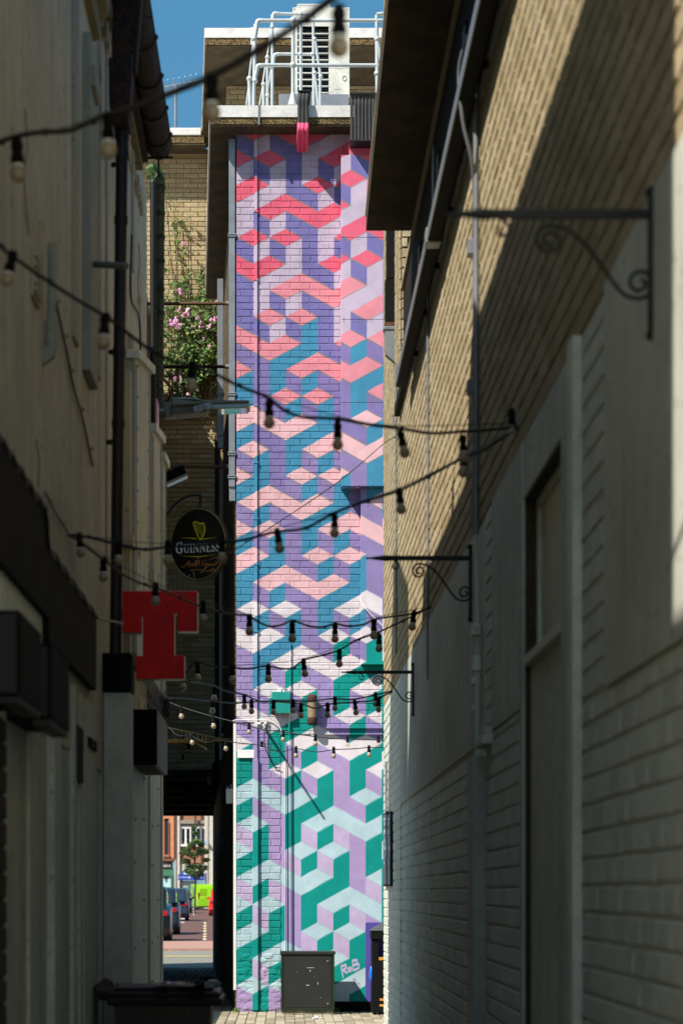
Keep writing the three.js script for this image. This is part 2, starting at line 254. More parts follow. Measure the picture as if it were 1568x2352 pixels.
{
  const c = muralCanvas.getContext('2d'), W = 1024, HH = 2048;
  const px = (X) => (X - MU.x0) / MU.w * W, py = (Y) => HH - (Y - MU.y0) / MU.h * HH;
  const nodeX = (k, t) => px(-0.5455 - 0.014 * t / 96 + (0.1844 + 0.0006 * t / 96) * k);
  const nodeY = (t) => { const z = 330 + 86.8 * t + 0.01275 * t * t; return py(Yp((460 + z / 2.7034) / 1.59439, MZ)); };
  c.fillStyle = '#cbb8cd'; c.fillRect(0, 0, W, HH);
  const colour = (f, s, e, j) => {
    if (f === 'T') return s < 12.4 ? '#ea667f' : s < 27.9 ? '#ea929f' : s < 49.4 ? '#efbdc2' : s < 70.4 ? '#ebdfe3' : '#bdd6dd';
    if (f === 'P') return s < 20 ? '#7c75b0' : s < 33 ? '#8879b0' : s < 55 ? '#9583b6' : s < 66 ? '#a793c6' : e - s < 2.2 && s > 74 ? '#c8b3d5' : '#b49bca';
    return s < 21 && !(j === 4 && s > 18) ? '#cbb8cd' : s < (j <= 2 ? 60 : j === 3 ? 57 : 54) ? '#4690b3' : '#07958b';
  };
  const edges = [];
  STRIPS.forEach((row, j) => {
    let m0 = -8, k0 = null; const seg = row.split(' ').map((q) => [q[0], parseFloat(q.slice(1))]);
    const ends = (m, kind) => kind === '\\' ? [m - 0.5, m + 0.5] : kind === '/' ? [m + 0.5, m - 0.5] : [m, m];
    seg.forEach(([f, m1], i) => {
      const nx = seg[i + 1]?.[0], pair = f + (nx || ''), k1 = pair.includes('P') && nx ? '\\' : pair.includes('B') && nx ? '/' : null;
      const [a0, b0] = ends(m0, k0), [a1, b1] = ends(m1, k1);
      c.fillStyle = colour(f, m0, m1, j); const grow = 0.7;
      const w1 = () => rr(-1.6, 1.6); c.beginPath(); c.moveTo(nodeX(j, a0) - grow, nodeY(a0) - grow); c.lineTo((nodeX(j, a0) + nodeX(j + 1, b0)) / 2, (nodeY(a0) + nodeY(b0)) / 2 - grow + w1()); c.lineTo(nodeX(j + 1, b0) + grow, nodeY(b0) - grow); c.lineTo(nodeX(j + 1, b1) + grow, nodeY(b1) + grow); c.lineTo((nodeX(j, a1) + nodeX(j + 1, b1)) / 2, (nodeY(a1) + nodeY(b1)) / 2 + grow + w1()); c.lineTo(nodeX(j, a1) - grow, nodeY(a1) + grow); c.closePath(); c.fill();
      if (i === 0 && j === 0 || j === 0) { c.beginPath(); c.moveTo(0, nodeY(a0 - 1)); c.lineTo(nodeX(0, a0) + 1, nodeY(a0)); c.lineTo(nodeX(0, a1) + 1, nodeY(a1)); c.lineTo(0, nodeY(a1 + (k1 === '/' ? 0.9 : -0.9))); c.fill(); }
      if (k1) edges.push([j, a1, b1, k1, m1, f]);
      m0 = m1; k0 = k1;
    });
  });
  // thin greyish guide lines the painters left along the slanted edges
  for (const [j, a, b, k, m, f] of edges) {
    c.strokeStyle = m < 40 ? 'rgba(140,134,128,0.75)' : m < 64 ? 'rgba(190,170,176,0.35)' : 'rgba(176,190,205,0.6)'; c.lineWidth = k === '\\' ? 3.2 : 2;
    if (m < 40 && f !== 'T' && k === '/') continue;
    c.beginPath(); c.moveTo(nodeX(j, a), nodeY(a)); c.lineTo(nodeX(j + 1, b), nodeY(b)); c.stroke();
  }
  // soft overspray along a few edges, purple border at the foot on the right
  const X = (s) => px(Xp(s / 1.59439, MZ)), Y = (s) => py(Yp(s / 1.59439, MZ)), zx = (z) => X(840 + z / 2.7034), z6 = (z) => Y(3160 + z / 2.7034);
  c.fillStyle = '#5d50a5'; c.fillRect(zx(1345), z6(590), 400, z6(1440) - z6(590));
  c.lineCap = c.lineJoin = 'round';
  const stroke = (list, col, w) => { c.strokeStyle = col; c.lineWidth = w; for (const l of list) { c.beginPath(); l.forEach(([a, b], i) => i ? c.lineTo(zx(a), z6(b)) : c.moveTo(zx(a), z6(b))); c.stroke(); } };
  stroke([[[1122, 1128], [1112, 1070], [1104, 1025], [1150, 1008], [1158, 1036], [1120, 1062], [1165, 1088]], [[1190, 1035], [1172, 1050], [1178, 1072], [1200, 1070], [1208, 1048], [1190, 1035]],
    [[1222, 1062], [1216, 968], [1262, 962], [1264, 992], [1228, 1012], [1280, 1002], [1280, 1040], [1232, 1062]]], '#cdb5d9', 6);
  stroke([[[1222, 1160], [1240, 1150], [1252, 1166], [1236, 1192], [1226, 1206]], [[1278, 1190], [1262, 1200], [1258, 1228], [1274, 1240], [1290, 1222], [1288, 1198], [1278, 1190]]], '#a9a6bf', 5);
  // wear: chips, scuffs and splashes of paint, each a mark with its own outline
  seed = 99;
  for (let i = 0; i < 900; i++) { c.fillStyle = `rgba(${rnd() < 0.5 ? '250,245,245' : '70,60,80'},${rr(0.05, 0.22)})`; c.beginPath(); c.ellipse(rr(0, W), rr(0, HH), rr(0.5, 4), rr(0.3, 1.4), rr(0, 3), 0, 7); c.fill(); }
  const im = c.getImageData(0, 0, W, HH), d = im.data;
  for (let y = 0; y < HH; y++) for (let x = 0; x < W; x++) { const q = 1 + 0.10 * (fbm(x / W, y / HH, [24, 120], 71, 3) - 0.5) + 0.10 * (fbm(x / W, y / HH, [5, 22], 77, 3) - 0.5) + 0.05 * (hash(x, y, 9) - 0.5), k = (y * W + x) * 4; for (let i = 0; i < 3; i++) d[k + i] *= q * 0.885; }
  c.putImageData(im, 0, 0);
}
const muralTex = new THREE.CanvasTexture(muralCanvas); muralTex.colorSpace = THREE.SRGBColorSpace; muralTex.minFilter = THREE.LinearMipmapLinearFilter; muralTex.anisotropy = 8;
const mb = T.grain.clone(); mb.repeat.set(14, 70); mb.needsUpdate = true;
M.mural = new THREE.MeshPhysicalMaterial({ specularIntensity: 0.3, map: muralTex, roughness: 0.72, bumpMap: mb, bumpScale: 0.006 });
M.muralFlat = new THREE.MeshPhysicalMaterial({ specularIntensity: 0.3, map: muralTex, roughness: 0.6 });
M.muralMetal = new THREE.MeshPhysicalMaterial({ specularIntensity: 0.4, map: muralTex, roughness: 0.5 });
function mUV(g) { g = plain(g); const p = g.attributes.position, u = g.attributes.uv; for (let i = 0; i < p.count; i++) u.setXY(i, (p.getX(i) - MU.x0) / MU.w, (p.getY(i) - MU.y0) / MU.h); u.needsUpdate = true; return g; }
const zz = (slice, zx, zy, Z = MZ) => S2(840 + zx / 2.7034, [460, 1000, 1540, 2080, 2620, 3160][slice - 1] + zy / 2.7034, Z);

// ---------------------------------------------------------------- the building that carries the mural
const mural = thing('mural_building', 'tall narrow brick wall painted with pink, purple, blue and teal isometric blocks', 'building');
const MX0 = zz(1, 70, 0).x, yTop = Yp(300, MZ), yPanel = zz(3, 0, 650).y, yPanelB = zz(4, 0, 965).y, yFlat = zz(5, 0, 190).y, xPier = zz(6, 512, 0).x, xA = zz(1, 1105, 0, MZ - 0.25).x, xB = zz(4, 1300, 0, MZ - 0.13).x;
const SLOPE = -0.0454, sideX = (Z) => MX0 - 0.012 + (Z - MZ) * SLOPE;
{
  // core of the building behind the painted skin; its left side runs back at a slight angle
  const foot = [[MX0, MZ + 0.004], [2.6, MZ + 0.004], [2.6, 45], [sideX(44.5), 44.5]];
  const core = new THREE.Shape(foot.map(([x, z]) => new THREE.Vector2(x, z)));
  const g = new THREE.ExtrudeGeometry(core, { depth: 3, bevelEnabled: false }); g.rotateX(-Math.PI / 2);
  mesh('core', uvm(g), M.mortarDark, mural);
  const s2 = new THREE.Shape([[MX0, MZ + 0.004], [2.6, MZ + 0.004], [2.6, 35], [sideX(35), 35]].map(([x, z]) => new THREE.Vector2(x, z)));
  const g2 = new THREE.ExtrudeGeometry(s2, { depth: yTop + 0.1 - 3, bevelEnabled: false }); g2.rotateX(-Math.PI / 2); g2.translate(0, 3, 0);
  mesh('upper_core', uvm(g2), M.mortarDark, mural);
  // painted joints
  mesh('mural_backing', [mUV(box(MX0, 1.33, yFlat, yTop + 0.05, MZ - 0.004, MZ)), mUV(box(MX0, xPier - 0.004, 0, yFlat, MZ - 0.004, MZ))], M.mural, mural);
  mesh('mural_render', mUV(box(xPier - 0.004, 1.33, 0.12, yFlat - 0.002, MZ - 0.002, MZ + 0.002)), M.muralFlat, mural);
  mesh('plinth', box(0.5, 1.33, 0, 0.118, MZ - 0.012, MZ + 0.002), M.black, mural);
  const y0 = zz(1, 0, 683).y, regs = [[MX0, xA + 0.04, yPanel, yTop + 0.02], [MX0, xB + 0.03, yPanelB, yPanel], [MX0, 1.3, yFlat, yPanelB], [MX0, xPier, 0.02, yFlat]];
  const cx = 0.05, cy = 5.2;
  lay(mural, 'brick', 'brickwork', { regions: regs, basis: basisFront(MZ - 0.004), mats: [M.mural], uvFn: mUV, course: 0.0779, len: 0.2262, joint: 0.007, proud: 0.006, bevel: 0.004, v00: y0, phase: 0.061, max: 300, rank: (q) => Math.abs(q.v - cy) * 0.6 + Math.abs(q.u - cx) * 0.05 });
  // lumpy patched render over the lowest courses of the pier
  seed = 313; const rough = []; for (let i = 0; i < 120; i++) { const y = 0.04 + 0.62 * Math.pow(rnd(), 1.4), x = rr(MX0 + 0.04, xPier - 0.03), q = new THREE.IcosahedronGeometry(rr(0.018, 0.055), 1); q.scale(1.3, 0.75, 0.2); const p = q.attributes.position; for (let k = 0; k < p.count; k++) { const h = 0.8 + 0.4 * hash(Math.round(p.getX(k) * 700), Math.round(p.getY(k) * 700), i); p.setXYZ(k, p.getX(k) * h, p.getY(k) * h, p.getZ(k) * h); } q.computeVertexNormals(); q.rotateZ(rr(-0.3, 0.3)); q.translate(x, y, -MZ + 0.008); rough.push(mUV(q)); }
  mesh('rough_render', merge(rough), M.mural, mural).userData.kind = 'stuff';
  // white strip of the corner and the brick return along the passage
  mesh('corner_trim', [box(MX0 - 0.035, MX0 - 0.002, 0.25, yFlat + 0.15, MZ - 0.012, MZ + 0.03, 0.004)], M.white, mural);
  const ang = Math.atan(-SLOPE), side = new THREE.Matrix4().makeRotationY(ang - Math.PI / 2).setPosition(MX0 - 0.002, 0, -MZ);
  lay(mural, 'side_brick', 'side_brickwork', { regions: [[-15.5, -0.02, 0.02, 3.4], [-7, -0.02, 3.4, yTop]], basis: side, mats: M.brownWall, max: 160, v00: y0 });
  // roof slab: soffit, exposed aggregate edge, white metal coping
  const Zf = MZ - 0.33, xl = Xp(484, Zf), ys = Yp(289, Zf), yag = Yp(269.5, Zf), yc = Yp(243, Zf), xlb = xl + (34.3 - Zf) * SLOPE;
  const slab = (y0, y1, out, xr = 2.7) => { const sh = new THREE.Shape([[xl - out, Zf - out], [xr, Zf - out], [xr, 35.4], [xlb - out, 35.4]].map(([x, z]) => new THREE.Vector2(x, z))); const q = new THREE.ExtrudeGeometry(sh, { depth: y1 - y0, bevelEnabled: false }); q.rotateX(-Math.PI / 2); q.translate(0, y0, 0); return uvm(q); };
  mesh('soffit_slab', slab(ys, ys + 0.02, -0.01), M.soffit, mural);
  mesh('slab_edge', slab(ys + 0.02, yag, 0), M.aggregate, mural);
  mesh('coping', [slab(yag, yc, 0.015)], M.coping, mural);
  mesh('coping_joint', [box(Xp(594, Zf) - 0.008, Xp(594, Zf) + 0.014, yag - 0.09, yc + 0.004, Zf - 0.024, Zf - 0.01)], M.galv, mural);
  // metal-clad duct housings that stand proud of the brick on the right
  const rows = [zz(1, 0, 290, MZ - 0.25).y, zz(1, 0, 1108, MZ - 0.25).y, zz(2, 0, 460, MZ - 0.25).y, zz(2, 0, 1282, MZ - 0.25).y, zz(3, 0, 650, MZ - 0.25).y];
  const bolts = [];
  for (let i = 0; i < 4; i++) {
    mesh('clad_panel', mUV(box(xA, 1.36, rows[i + 1] + 0.0015, rows[i] - 0.0015, MZ - 0.25, MZ - 0.004, 0.004)), M.muralMetal, mural);
    for (const bx of [xA + 0.03, xA + 0.19, xA + 0.34]) for (const s of [-1, 1]) bolts.push(rod(V(bx, rows[i + 1] + s * 0.016, -MZ + 0.249), V(bx, rows[i + 1] + s * 0.016, -MZ + 0.256), 0.006, 0.005, 8));
  }
  mesh('clad_panel', mUV(box(xA + 0.09, 1.36, rows[0] + 0.002, rows[0] + 0.22, MZ - 0.21, MZ - 0.004, 0.004)), M.muralMetal, mural);
  mesh('clad_panel', mUV(box(xB, 1.36, yPanelB, rows[4] - 0.004, MZ - 0.14, MZ - 0.004, 0.004)), M.muralMetal, mural);
  mesh('bolt', bolts, M.muralMetal, mural);
  // painted downpipes and conduits
  const pipeX = zz(1, 263, 0).x, yJ = zz(5, 0, 430).y;
  const colPipe = (x, w, a, b, d) => mUV(box(x - w / 2, x + w / 2, a, b, MZ - 0.012 - d, MZ - 0.01, 0.004));
  mesh('downpipe', [colPipe(pipeX, 0.034, yJ - 0.05, Yp(287, MZ), 0.022)], M.muralMetal, mural);
  mesh('downpipe', [colPipe(zz(5, 256, 0).x, 0.066, 0.02, yJ, 0.035)], M.muralMetal, mural);
  mesh('pipe_clip', [[1, 310], [1, 858], [1, 1530], [2, 628], [2, 1315], [3, 420], [3, 975], [3, 1425], [4, 630], [4, 1180]].map(([s, z]) => { const y = zz(s, 0, z).y; return mUV(box(pipeX - 0.025, pipeX + 0.025, y - 0.012, y + 0.012, MZ - 0.04, MZ - 0.012, 0.003)); }), M.muralMetal, mural);
  const yc0 = zz(6, 0, 850).y;
  for (const z of [553, 600]) mesh('conduit', mUV(rod(V(zz(6, z, 0).x, yc0 - 0.1, -MZ + 0.035), V(zz(5, z - (z > 580 ? 8 : 2), 0).x, zz(5, 0, z > 580 ? -260 : 270).y, -MZ + 0.035), 0.011)), M.muralMetal, mural);
  mesh('conduit', mUV(rod(V(zz(4, 603, 0).x, zz(4, 0, 1240).y, -MZ + 0.03), V(zz(4, 601, 0).x, zz(4, 0, 740).y, -MZ + 0.03), 0.008)), M.muralMetal, mural);
  const yr = zz(5, 0, 120).y, yr2 = zz(5, 0, 183).y;
  mesh('ledge', [mUV(box(zz(5, 955, 0).x, 1.3, yr - 0.010, yr + 0.008, MZ - 0.045, MZ - 0.004)), mUV(box(zz(5, 905, 0).x, 1.3, yr2 - 0.008, yr2 + 0.006, MZ - 0.035, MZ - 0.004))], M.mural, mural);
  // grey square downpipes on the left side
  for (const [xa, xb, ya, yb, Z] of [[525.5, 540, 318, 1118, MZ - 0.02], [499, 513, 640, 1000, 31]]) {
    const x0 = Xp(xa, Z), x1 = Xp(xb, Z), w = x1 - x0, t = Yp(ya, Z), b = Yp(yb, Z), p = new THREE.Group();
    mesh('side_downpipe', [box(x0, x1, b, t, Z, Z + w, 0.006), box(x0 + 0.004, x1 + 0.004, b - 0.16, b + 0.01, Z + 0.02, Z + w + 0.03, 0.006)], M.galv, mural);
    mesh('pipe_collar', [540, 905, 1042, 1095].filter((y) => y < yb && y > ya).map((y) => [0.012, -0.012].map((d) => box(x0 - 0.012, x1 + 0.012, Yp(y, Z) + d - 0.007, Yp(y, Z) + d + 0.007, Z - 0.012, Z + w + 0.01, 0.003))), M.galv, mural);
  }
}
// things fixed to the mural
{
  const a = zz(4, 425, 1440), b = zz(4, 595, 1240), t = thing('junction_box', 'teal painted metal junction box on the mural beside the rusty bulkhead lamp', 'junction box', null, [(a.x + b.x) / 2, a.y, -MZ]);
  const w = b.x - a.x, h = b.y - a.y, g = (o) => o.translate(0, 0, MZ).translate(-(a.x + b.x) / 2, -a.y, 0), m = mat('#07958b', 0.5, { map: T.mottle });
  mesh('case', g(box(a.x, b.x, a.y, b.y, MZ - 0.09, MZ - 0.004, 0.006)), m, t);
  mesh('lid', g(box(a.x - 0.008, b.x + 0.008, a.y - 0.006, b.y + 0.008, MZ - 0.108, MZ - 0.088, 0.004)), m, t);
  mesh('gland', [0.3, 0.62].map((q) => g(rod(V(a.x + w * q, a.y - 0.035, -MZ + 0.05), V(a.x + w * q, a.y + 0.002, -MZ + 0.05), 0.013))), M.muralMetal, t);
  mesh('connector', [g(box(a.x + w * 0.35, a.x + w * 0.52, b.y + 0.009, b.y + 0.045, MZ - 0.06, MZ - 0.01, 0.004)), g(box(a.x + w * 0.6, a.x + w * 0.72, b.y + 0.009, b.y + 0.03, MZ - 0.06, MZ - 0.01, 0.004))], M.white, t);
}
{
  const a = zz(5, 768, 100), b = zz(4, 866, 1255), r = (b.x - a.x) / 2, cx = (a.x + b.x) / 2, h = b.y - a.y;
  const t = thing('bulkhead_lamp', 'rusty white cylinder wall lamp on the mural', 'wall lamp', null, [cx, a.y, -MZ + 0.004 + r + 0.035]);
  const prof = [[0, 0], [r * 0.8, 0], [r * 0.98, 0.02], [r, 0.06], [r * 1.02, 0.075], [r * 0.94, 0.085], [r * 0.94, h - 0.09], [r * 1.0, h - 0.08], [r * 0.98, h - 0.03], [r * 0.85, h - 0.01], [0, h]];
  const L = (q) => new THREE.LatheGeometry(q.map(([x, y]) => new THREE.Vector2(x, y)), 24);
  mesh('shade', L(prof.slice(5, 7)), mat('#cfc6b2', 0.5, { map: T.rust }), t);
  mesh('cap', L([[r * 0.94, h - 0.09], [r, h - 0.085], [r * 0.98, h - 0.03], [r * 0.8, h - 0.012], [0, h]]), mat('#6a4634', 0.85, { map: T.rust }), t);
  mesh('base_ring', L([[0, 0], [r * 0.8, 0], [r * 0.98, 0.02], [r, 0.06], [r * 0.94, 0.086]]), mat('#5d4536', 0.85, { map: T.rust }), t);
  mesh('wall_mount', new THREE.BoxGeometry(0.05, 0.12, 0.08).translate(0, h / 2, -r - 0.01), M.rustRod, t);
}
{
  const a = zz(5, 78, 424), b = zz(5, 246, 342), t = thing('street_plaque', 'small white enamel plaque with faded lettering at the left edge of the mural', 'plaque', null, [a.x, a.y, -MZ]);
  const cv = document.createElement('canvas'); cv.width = 256; cv.height = 128; const c = cv.getContext('2d'); c.fillStyle = '#e4e1dc'; c.fillRect(0, 0, 256, 128); c.fillStyle = 'rgba(120,118,120,0.6)';
  seed = 5; for (let r = 0; r < 4; r++) for (let x = 24 + r * 6; x < 225 - r * 14; x += 9) if (rnd() < 0.8) c.fillRect(x, 22 + r * 22, rr(3, 7), r ? 5 : 9);
  const tx = new THREE.CanvasTexture(cv); tx.colorSpace = THREE.SRGBColorSpace; const w = b.x - a.x, h = b.y - a.y;
  const g = new RoundedBoxGeometry(w, h, 0.012, 1, 0.003); g.translate(w / 2, h / 2, 0.03); mesh('plate', g, M.white, t);
  const f = new THREE.PlaneGeometry(w * 0.94, h * 0.9); f.translate(w / 2, h / 2, 0.0372); mesh('face', f, new THREE.MeshStandardMaterial({ map: tx, roughness: 0.4 }), t);
  mesh('mounting', [box(0.02, w - 0.02, 0.02, h - 0.02, -0.026, -0.004)], M.galv, t);
}
{
  const t = thing('cable_bracket', 'white cable clips and looped white wire above the white plaque on the mural', 'cable');
  const q = (x, y, d = 0.03) => zz(5, x, y).add(V(0, 0, d));
  mesh('wire', tube([q(30, 62, 0.02), q(60, 48), q(150, 46), q(260, 44), q(390, 50), q(430, 70), q(500, 125), q(520, 190)], 0.006), M.white, t);
  for (const x of [292, 362]) mesh('clip', [box(q(x - 18, 0).x, q(x + 18, 0).x, q(0, 92).y, q(0, 70).y, MZ - 0.04, MZ - 0.01, 0.004)], M.white, t);
  mesh('lead', tube([q(380, 60, 0.04), q(350, 150, 0.05), q(350, 300, 0.05), q(400, 430, 0.04), q(450, 510, 0.03), q(500, 522, 0.03)], 0.006), M.cable, t);
  mesh('projecting_rod', [rod(zz(5, 372, 165), zz(5, 372, 165).add(V(0, 0, 0.6)), 0.017, 0.013, 10)], M.iron, t);
  mesh('hanging_wire', tube([zz(4, 1290, 320).add(V(0, 0, 0.03)), zz(4, 1325, 405).add(V(0, 0, 0.2)), zz(4, 1420, 505).add(V(0, 0, 0.2)), zz(4, 1510, 590).add(V(0, 0, 0.2))], 0.006), M.white, t);
}
{
  const t = thing('corner_meter_box', 'white plastic meter box on the passage corner left of the mural', 'meter box'), Z = MZ + 0.25;
  mesh('case', box(Xp(519, Z), Xp(536, Z), Yp(1846, Z), Yp(1812, Z), Z - 0.05, Z + 0.12, 0.01), mat('#b9bab4', 0.4), t);
  mesh('terminal', [rod(P(523, 1812, Z), P(523, 1806, Z), 0.012), rod(P(531, 1812, Z), P(531, 1802, Z), 0.01)], M.galv, t);
}
// electrical cabinet and litter bin in front of the mural
{
  const Z = H * F / (3715 / 1.59439 - VY), x0 = Xp(1029 / 1.59439, Z), x1 = Xp(1224 / 1.59439, Z), y1 = Yp(3487 / 1.59439, Z), d = 0.36;
  const t = thing('electrical_cabinet', 'dark green metal electrical cabinet with scuffed door in front of the mural', 'cabinet', null, [(x0 + x1) / 2, 0, -Z]);
  const L = (g) => g.translate(-(x0 + x1) / 2, 0, Z), green = mat('#1f4a24', 0.5, { map: T.rust }), dk = mat('#22221f', 0.5, { map: T.mottle });
  mesh('body', L(box(x0, x1, 0.05, y1 - 0.02, Z + 0.012, Z + d, 0.006)), green, t);
  mesh('plinth', L(box(x0 + 0.01, x1 - 0.01, 0, 0.05, Z + 0.02, Z + d, 0.004)), mat('#8e8c80', 0.9, { map: T.stain }), t);
  mesh('roof', L(box(x0 - 0.012, x1 + 0.012, y1 - 0.025, y1 + 0.008, Z - 0.02, Z + d + 0.01, 0.006)), dk, t);
  const door = mesh('door', L(box(x0 + 0.028, x1 - 0.032, 0.075, y1 - 0.05, Z - 0.004, Z + 0.012, 0.004)), dk, t);
  mesh('frame', [L(box(x0, x0 + 0.022, 0.05, y1 - 0.025, Z - 0.002, Z + 0.012, 0.003)), L(box(x1 - 0.026, x1, 0.05, y1 - 0.025, Z - 0.002, Z + 0.012, 0.003)), L(box(x0 + 0.022, x1 - 0.026, 0.05, 0.07, Z - 0.002, Z + 0.012, 0.003))], green, t);
  for (const y of [0.12, y1 - 0.1]) mesh('lock', rod(V((x1 - x0) / 2 - 0.075, y, 0.002), V((x1 - x0) / 2 - 0.075, y, 0.016), 0.012, 0.010, 12), M.galv, door);
  seed = 31; const marks = []; for (const [u, v, w, h] of [[0.55, 0.75, 0.2, 0.008], [0.545, 0.7, 0.02, 0.03], [0.69, 0.5, 0.014, 0.05], [0.5, 0.47, 0.09, 0.012], [0.74, 0.27, 0.02, 0.012], [0.62, 0.6, 0.01, 0.01], [0.3, 0.68, 0.012, 0.012]]) marks.push(new THREE.CircleGeometry(0.5, 9).scale(w * 0.5, h * 0.7, 1).translate((u - 0.5) * (x1 - x0), v * y1, 0.0052));
  mesh('scuff', marks, mat('#9fb09a', 0.8), door);
}
{
  const Z = 27.1, x0 = Xp(849, Z), t = thing('litter_bin', 'black street litter bin with gold bands and pitched lid beside the painted wall', 'litter bin', null, [x0 + 0.25, 0, -Z - 0.22]);
  const y1 = Yp(2137, Z), yp = Yp(2122, Z), m = M.black, gold = mat('#d79a3c', 0.4, { metalness: 0.3 });
  const bx = (a, b, c, d, e, f, r) => { const g = new RoundedBoxGeometry(b - a, d - c, f - e, 1, r || 0.006); g.translate((a + b) / 2, (c + d) / 2, (e + f) / 2); return g; };
  mesh('body', [bx(-0.225, 0.225, 0.02, 0.62, -0.2, 0.2)], m, t);
  mesh('corner_post', [[-0.225, -0.15], [0.15, 0.225]].map(([a, b]) => bx(a, b, 0.62, y1 - 0.06, -0.2, 0.2)), m, t);
  mesh('hood', [bx(-0.235, 0.235, y1 - 0.1, y1, -0.22, 0.22)], m, t);
  mesh('liner', bx(-0.15, 0.15, 0.6, y1 - 0.1, -0.12, -0.08), mat('#5d50a5', 0.6), t);
  const roof = new THREE.CylinderGeometry(0.17, 0.345, yp - y1 + 0.005, 4, 1); roof.rotateY(Math.PI / 4); roof.scale(1, 1, 0.92); roof.translate(0, (y1 + yp) / 2, 0);
  mesh('lid', plain(roof.toNonIndexed()), mat('#4a4d50', 0.5, { map: T.mottle }), t);
  for (const [y, h, w] of [[0.61, 0.035, 0.13], [0.155, 0.026, 0.1], [0.09, 0.026, 0.1]]) mesh('gold_band', bx(-0.205 + (0.23 - w - 0.08) * 0.3 + 0.05, 0.2, y, y + h, 0.198, 0.206, 0.002), gold, t);
  mesh('letter', [bx(-0.1, -0.088, 0.46, 0.51, 0.199, 0.203, 0.001), bx(-0.088, -0.062, 0.46, 0.472, 0.199, 0.203, 0.001)], gold, t);
  const st = new THREE.SphereGeometry(0.05, 12, 10); st.scale(0.5, 1.9, 0.7); st.translate(-0.23, 0.45, 0.1); mesh('blue_wrapper', st, mat('#1667c9', 0.35), t);
}
// ---------------------------------------------------------------- ground
struct('ground', uvm(new THREE.PlaneGeometry(900, 900, 1, 1).rotateX(-Math.PI / 2).translate(0, -0.06, -200)), mat('#8d887e', 0.95, { map: again(T.stain, 1) }));
{
  const base = struct('alley_paving', box(-2.6, 2.4, -0.055, -0.012, -3, 44.2), mat('#968d7e', 0.95, { map: T.stain }));
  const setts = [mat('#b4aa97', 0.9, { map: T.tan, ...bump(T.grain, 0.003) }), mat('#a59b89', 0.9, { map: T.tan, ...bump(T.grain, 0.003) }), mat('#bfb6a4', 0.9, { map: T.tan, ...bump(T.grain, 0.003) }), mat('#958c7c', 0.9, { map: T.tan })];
  const flat = new THREE.Matrix4().makeBasis(V(0, 0, -1), V(-1, 0, 0), V(0, 1, 0)).setPosition(0, -0.012, 0);   // u = distance, v = -x, up
  seed = 17;
  lay(base, 'sett', 'setts', { regions: [[23.2, 29, -1.35, 1.7]], basis: flat, mats: setts, course: 0.105, len: 0.3, joint: 0.008, proud: 0.012, bevel: 0.005, max: 300 });
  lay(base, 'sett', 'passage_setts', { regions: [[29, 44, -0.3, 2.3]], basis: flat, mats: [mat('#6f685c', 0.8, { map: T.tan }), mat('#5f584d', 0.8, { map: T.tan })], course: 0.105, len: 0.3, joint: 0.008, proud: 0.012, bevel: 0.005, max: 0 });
}
{
  const t = thing('paper_scrap', 'crumpled white paper scrap on the paving in front of the cabinet', 'paper'); seed = 6;
  const p = P(726, 2337, 26.2); for (const [dx, s] of [[0, 0.03], [0.045, 0.018], [-0.03, 0.014]]) { const g = new THREE.IcosahedronGeometry(s, 1), q = g.attributes.position; for (let i = 0; i < q.count; i++) { const h = 0.7 + 0.6 * hash(Math.round(q.getX(i) * 2000), Math.round(q.getZ(i) * 2000), 5); q.setXYZ(i, q.getX(i) * h, q.getY(i) * h * 0.6, q.getZ(i) * h); } g.computeVertexNormals(); g.translate(p.x + dx, s * 0.5, p.z); mesh('crumple', plain(g), mat('#d9d8d4', 0.8), t); }
}
{
  const t = thing('kerb_weeds', 'small green weeds at the foot of the painted pier beside the cabinet', 'weeds'); seed = 66; const g = [];
  for (let i = 0; i < 60; i++) { const l = rr(0.02, 0.06), q = new THREE.PlaneGeometry(0.008, l); q.translate(0, l / 2, 0); q.rotateX(rr(-0.7, 0.7)); q.rotateY(rr(0, 6.3)); const k = rnd(); q.translate(k < 0.4 ? rr(-0.60, -0.52) : k < 0.7 ? rr(-0.12, -0.07) : rr(0.55, 0.62), 0, -MZ + rr(0.02, 0.06)); g.push(q); }
  mesh('blades', g, M.leafs[1], t).userData.kind = 'stuff';
}
{
  const t = thing('litter', 'scraps of white paper litter lying on the dark passage floor', 'litter'); seed = 12;
  for (const [x, y] of [[421, 2236], [444, 2290], [462, 2287], [396, 2296]]) { const Z = H * F / (y - VY) - 0.1, p = P(x, y, Z); p.y = 0.006; const g = new THREE.PlaneGeometry(0.12, 0.07, 4, 3); const q = g.attributes.position; for (let i = 0; i < q.count; i++) q.setZ(i, rr(0, 0.03)); g.computeVertexNormals(); g.rotateX(-Math.PI / 2); g.rotateY(rr(0, 3)); g.translate(p.x, p.y, p.z); mesh('paper_scrap', g, mat('#c9c9c6', 0.8, { side: THREE.DoubleSide }), t); }
}

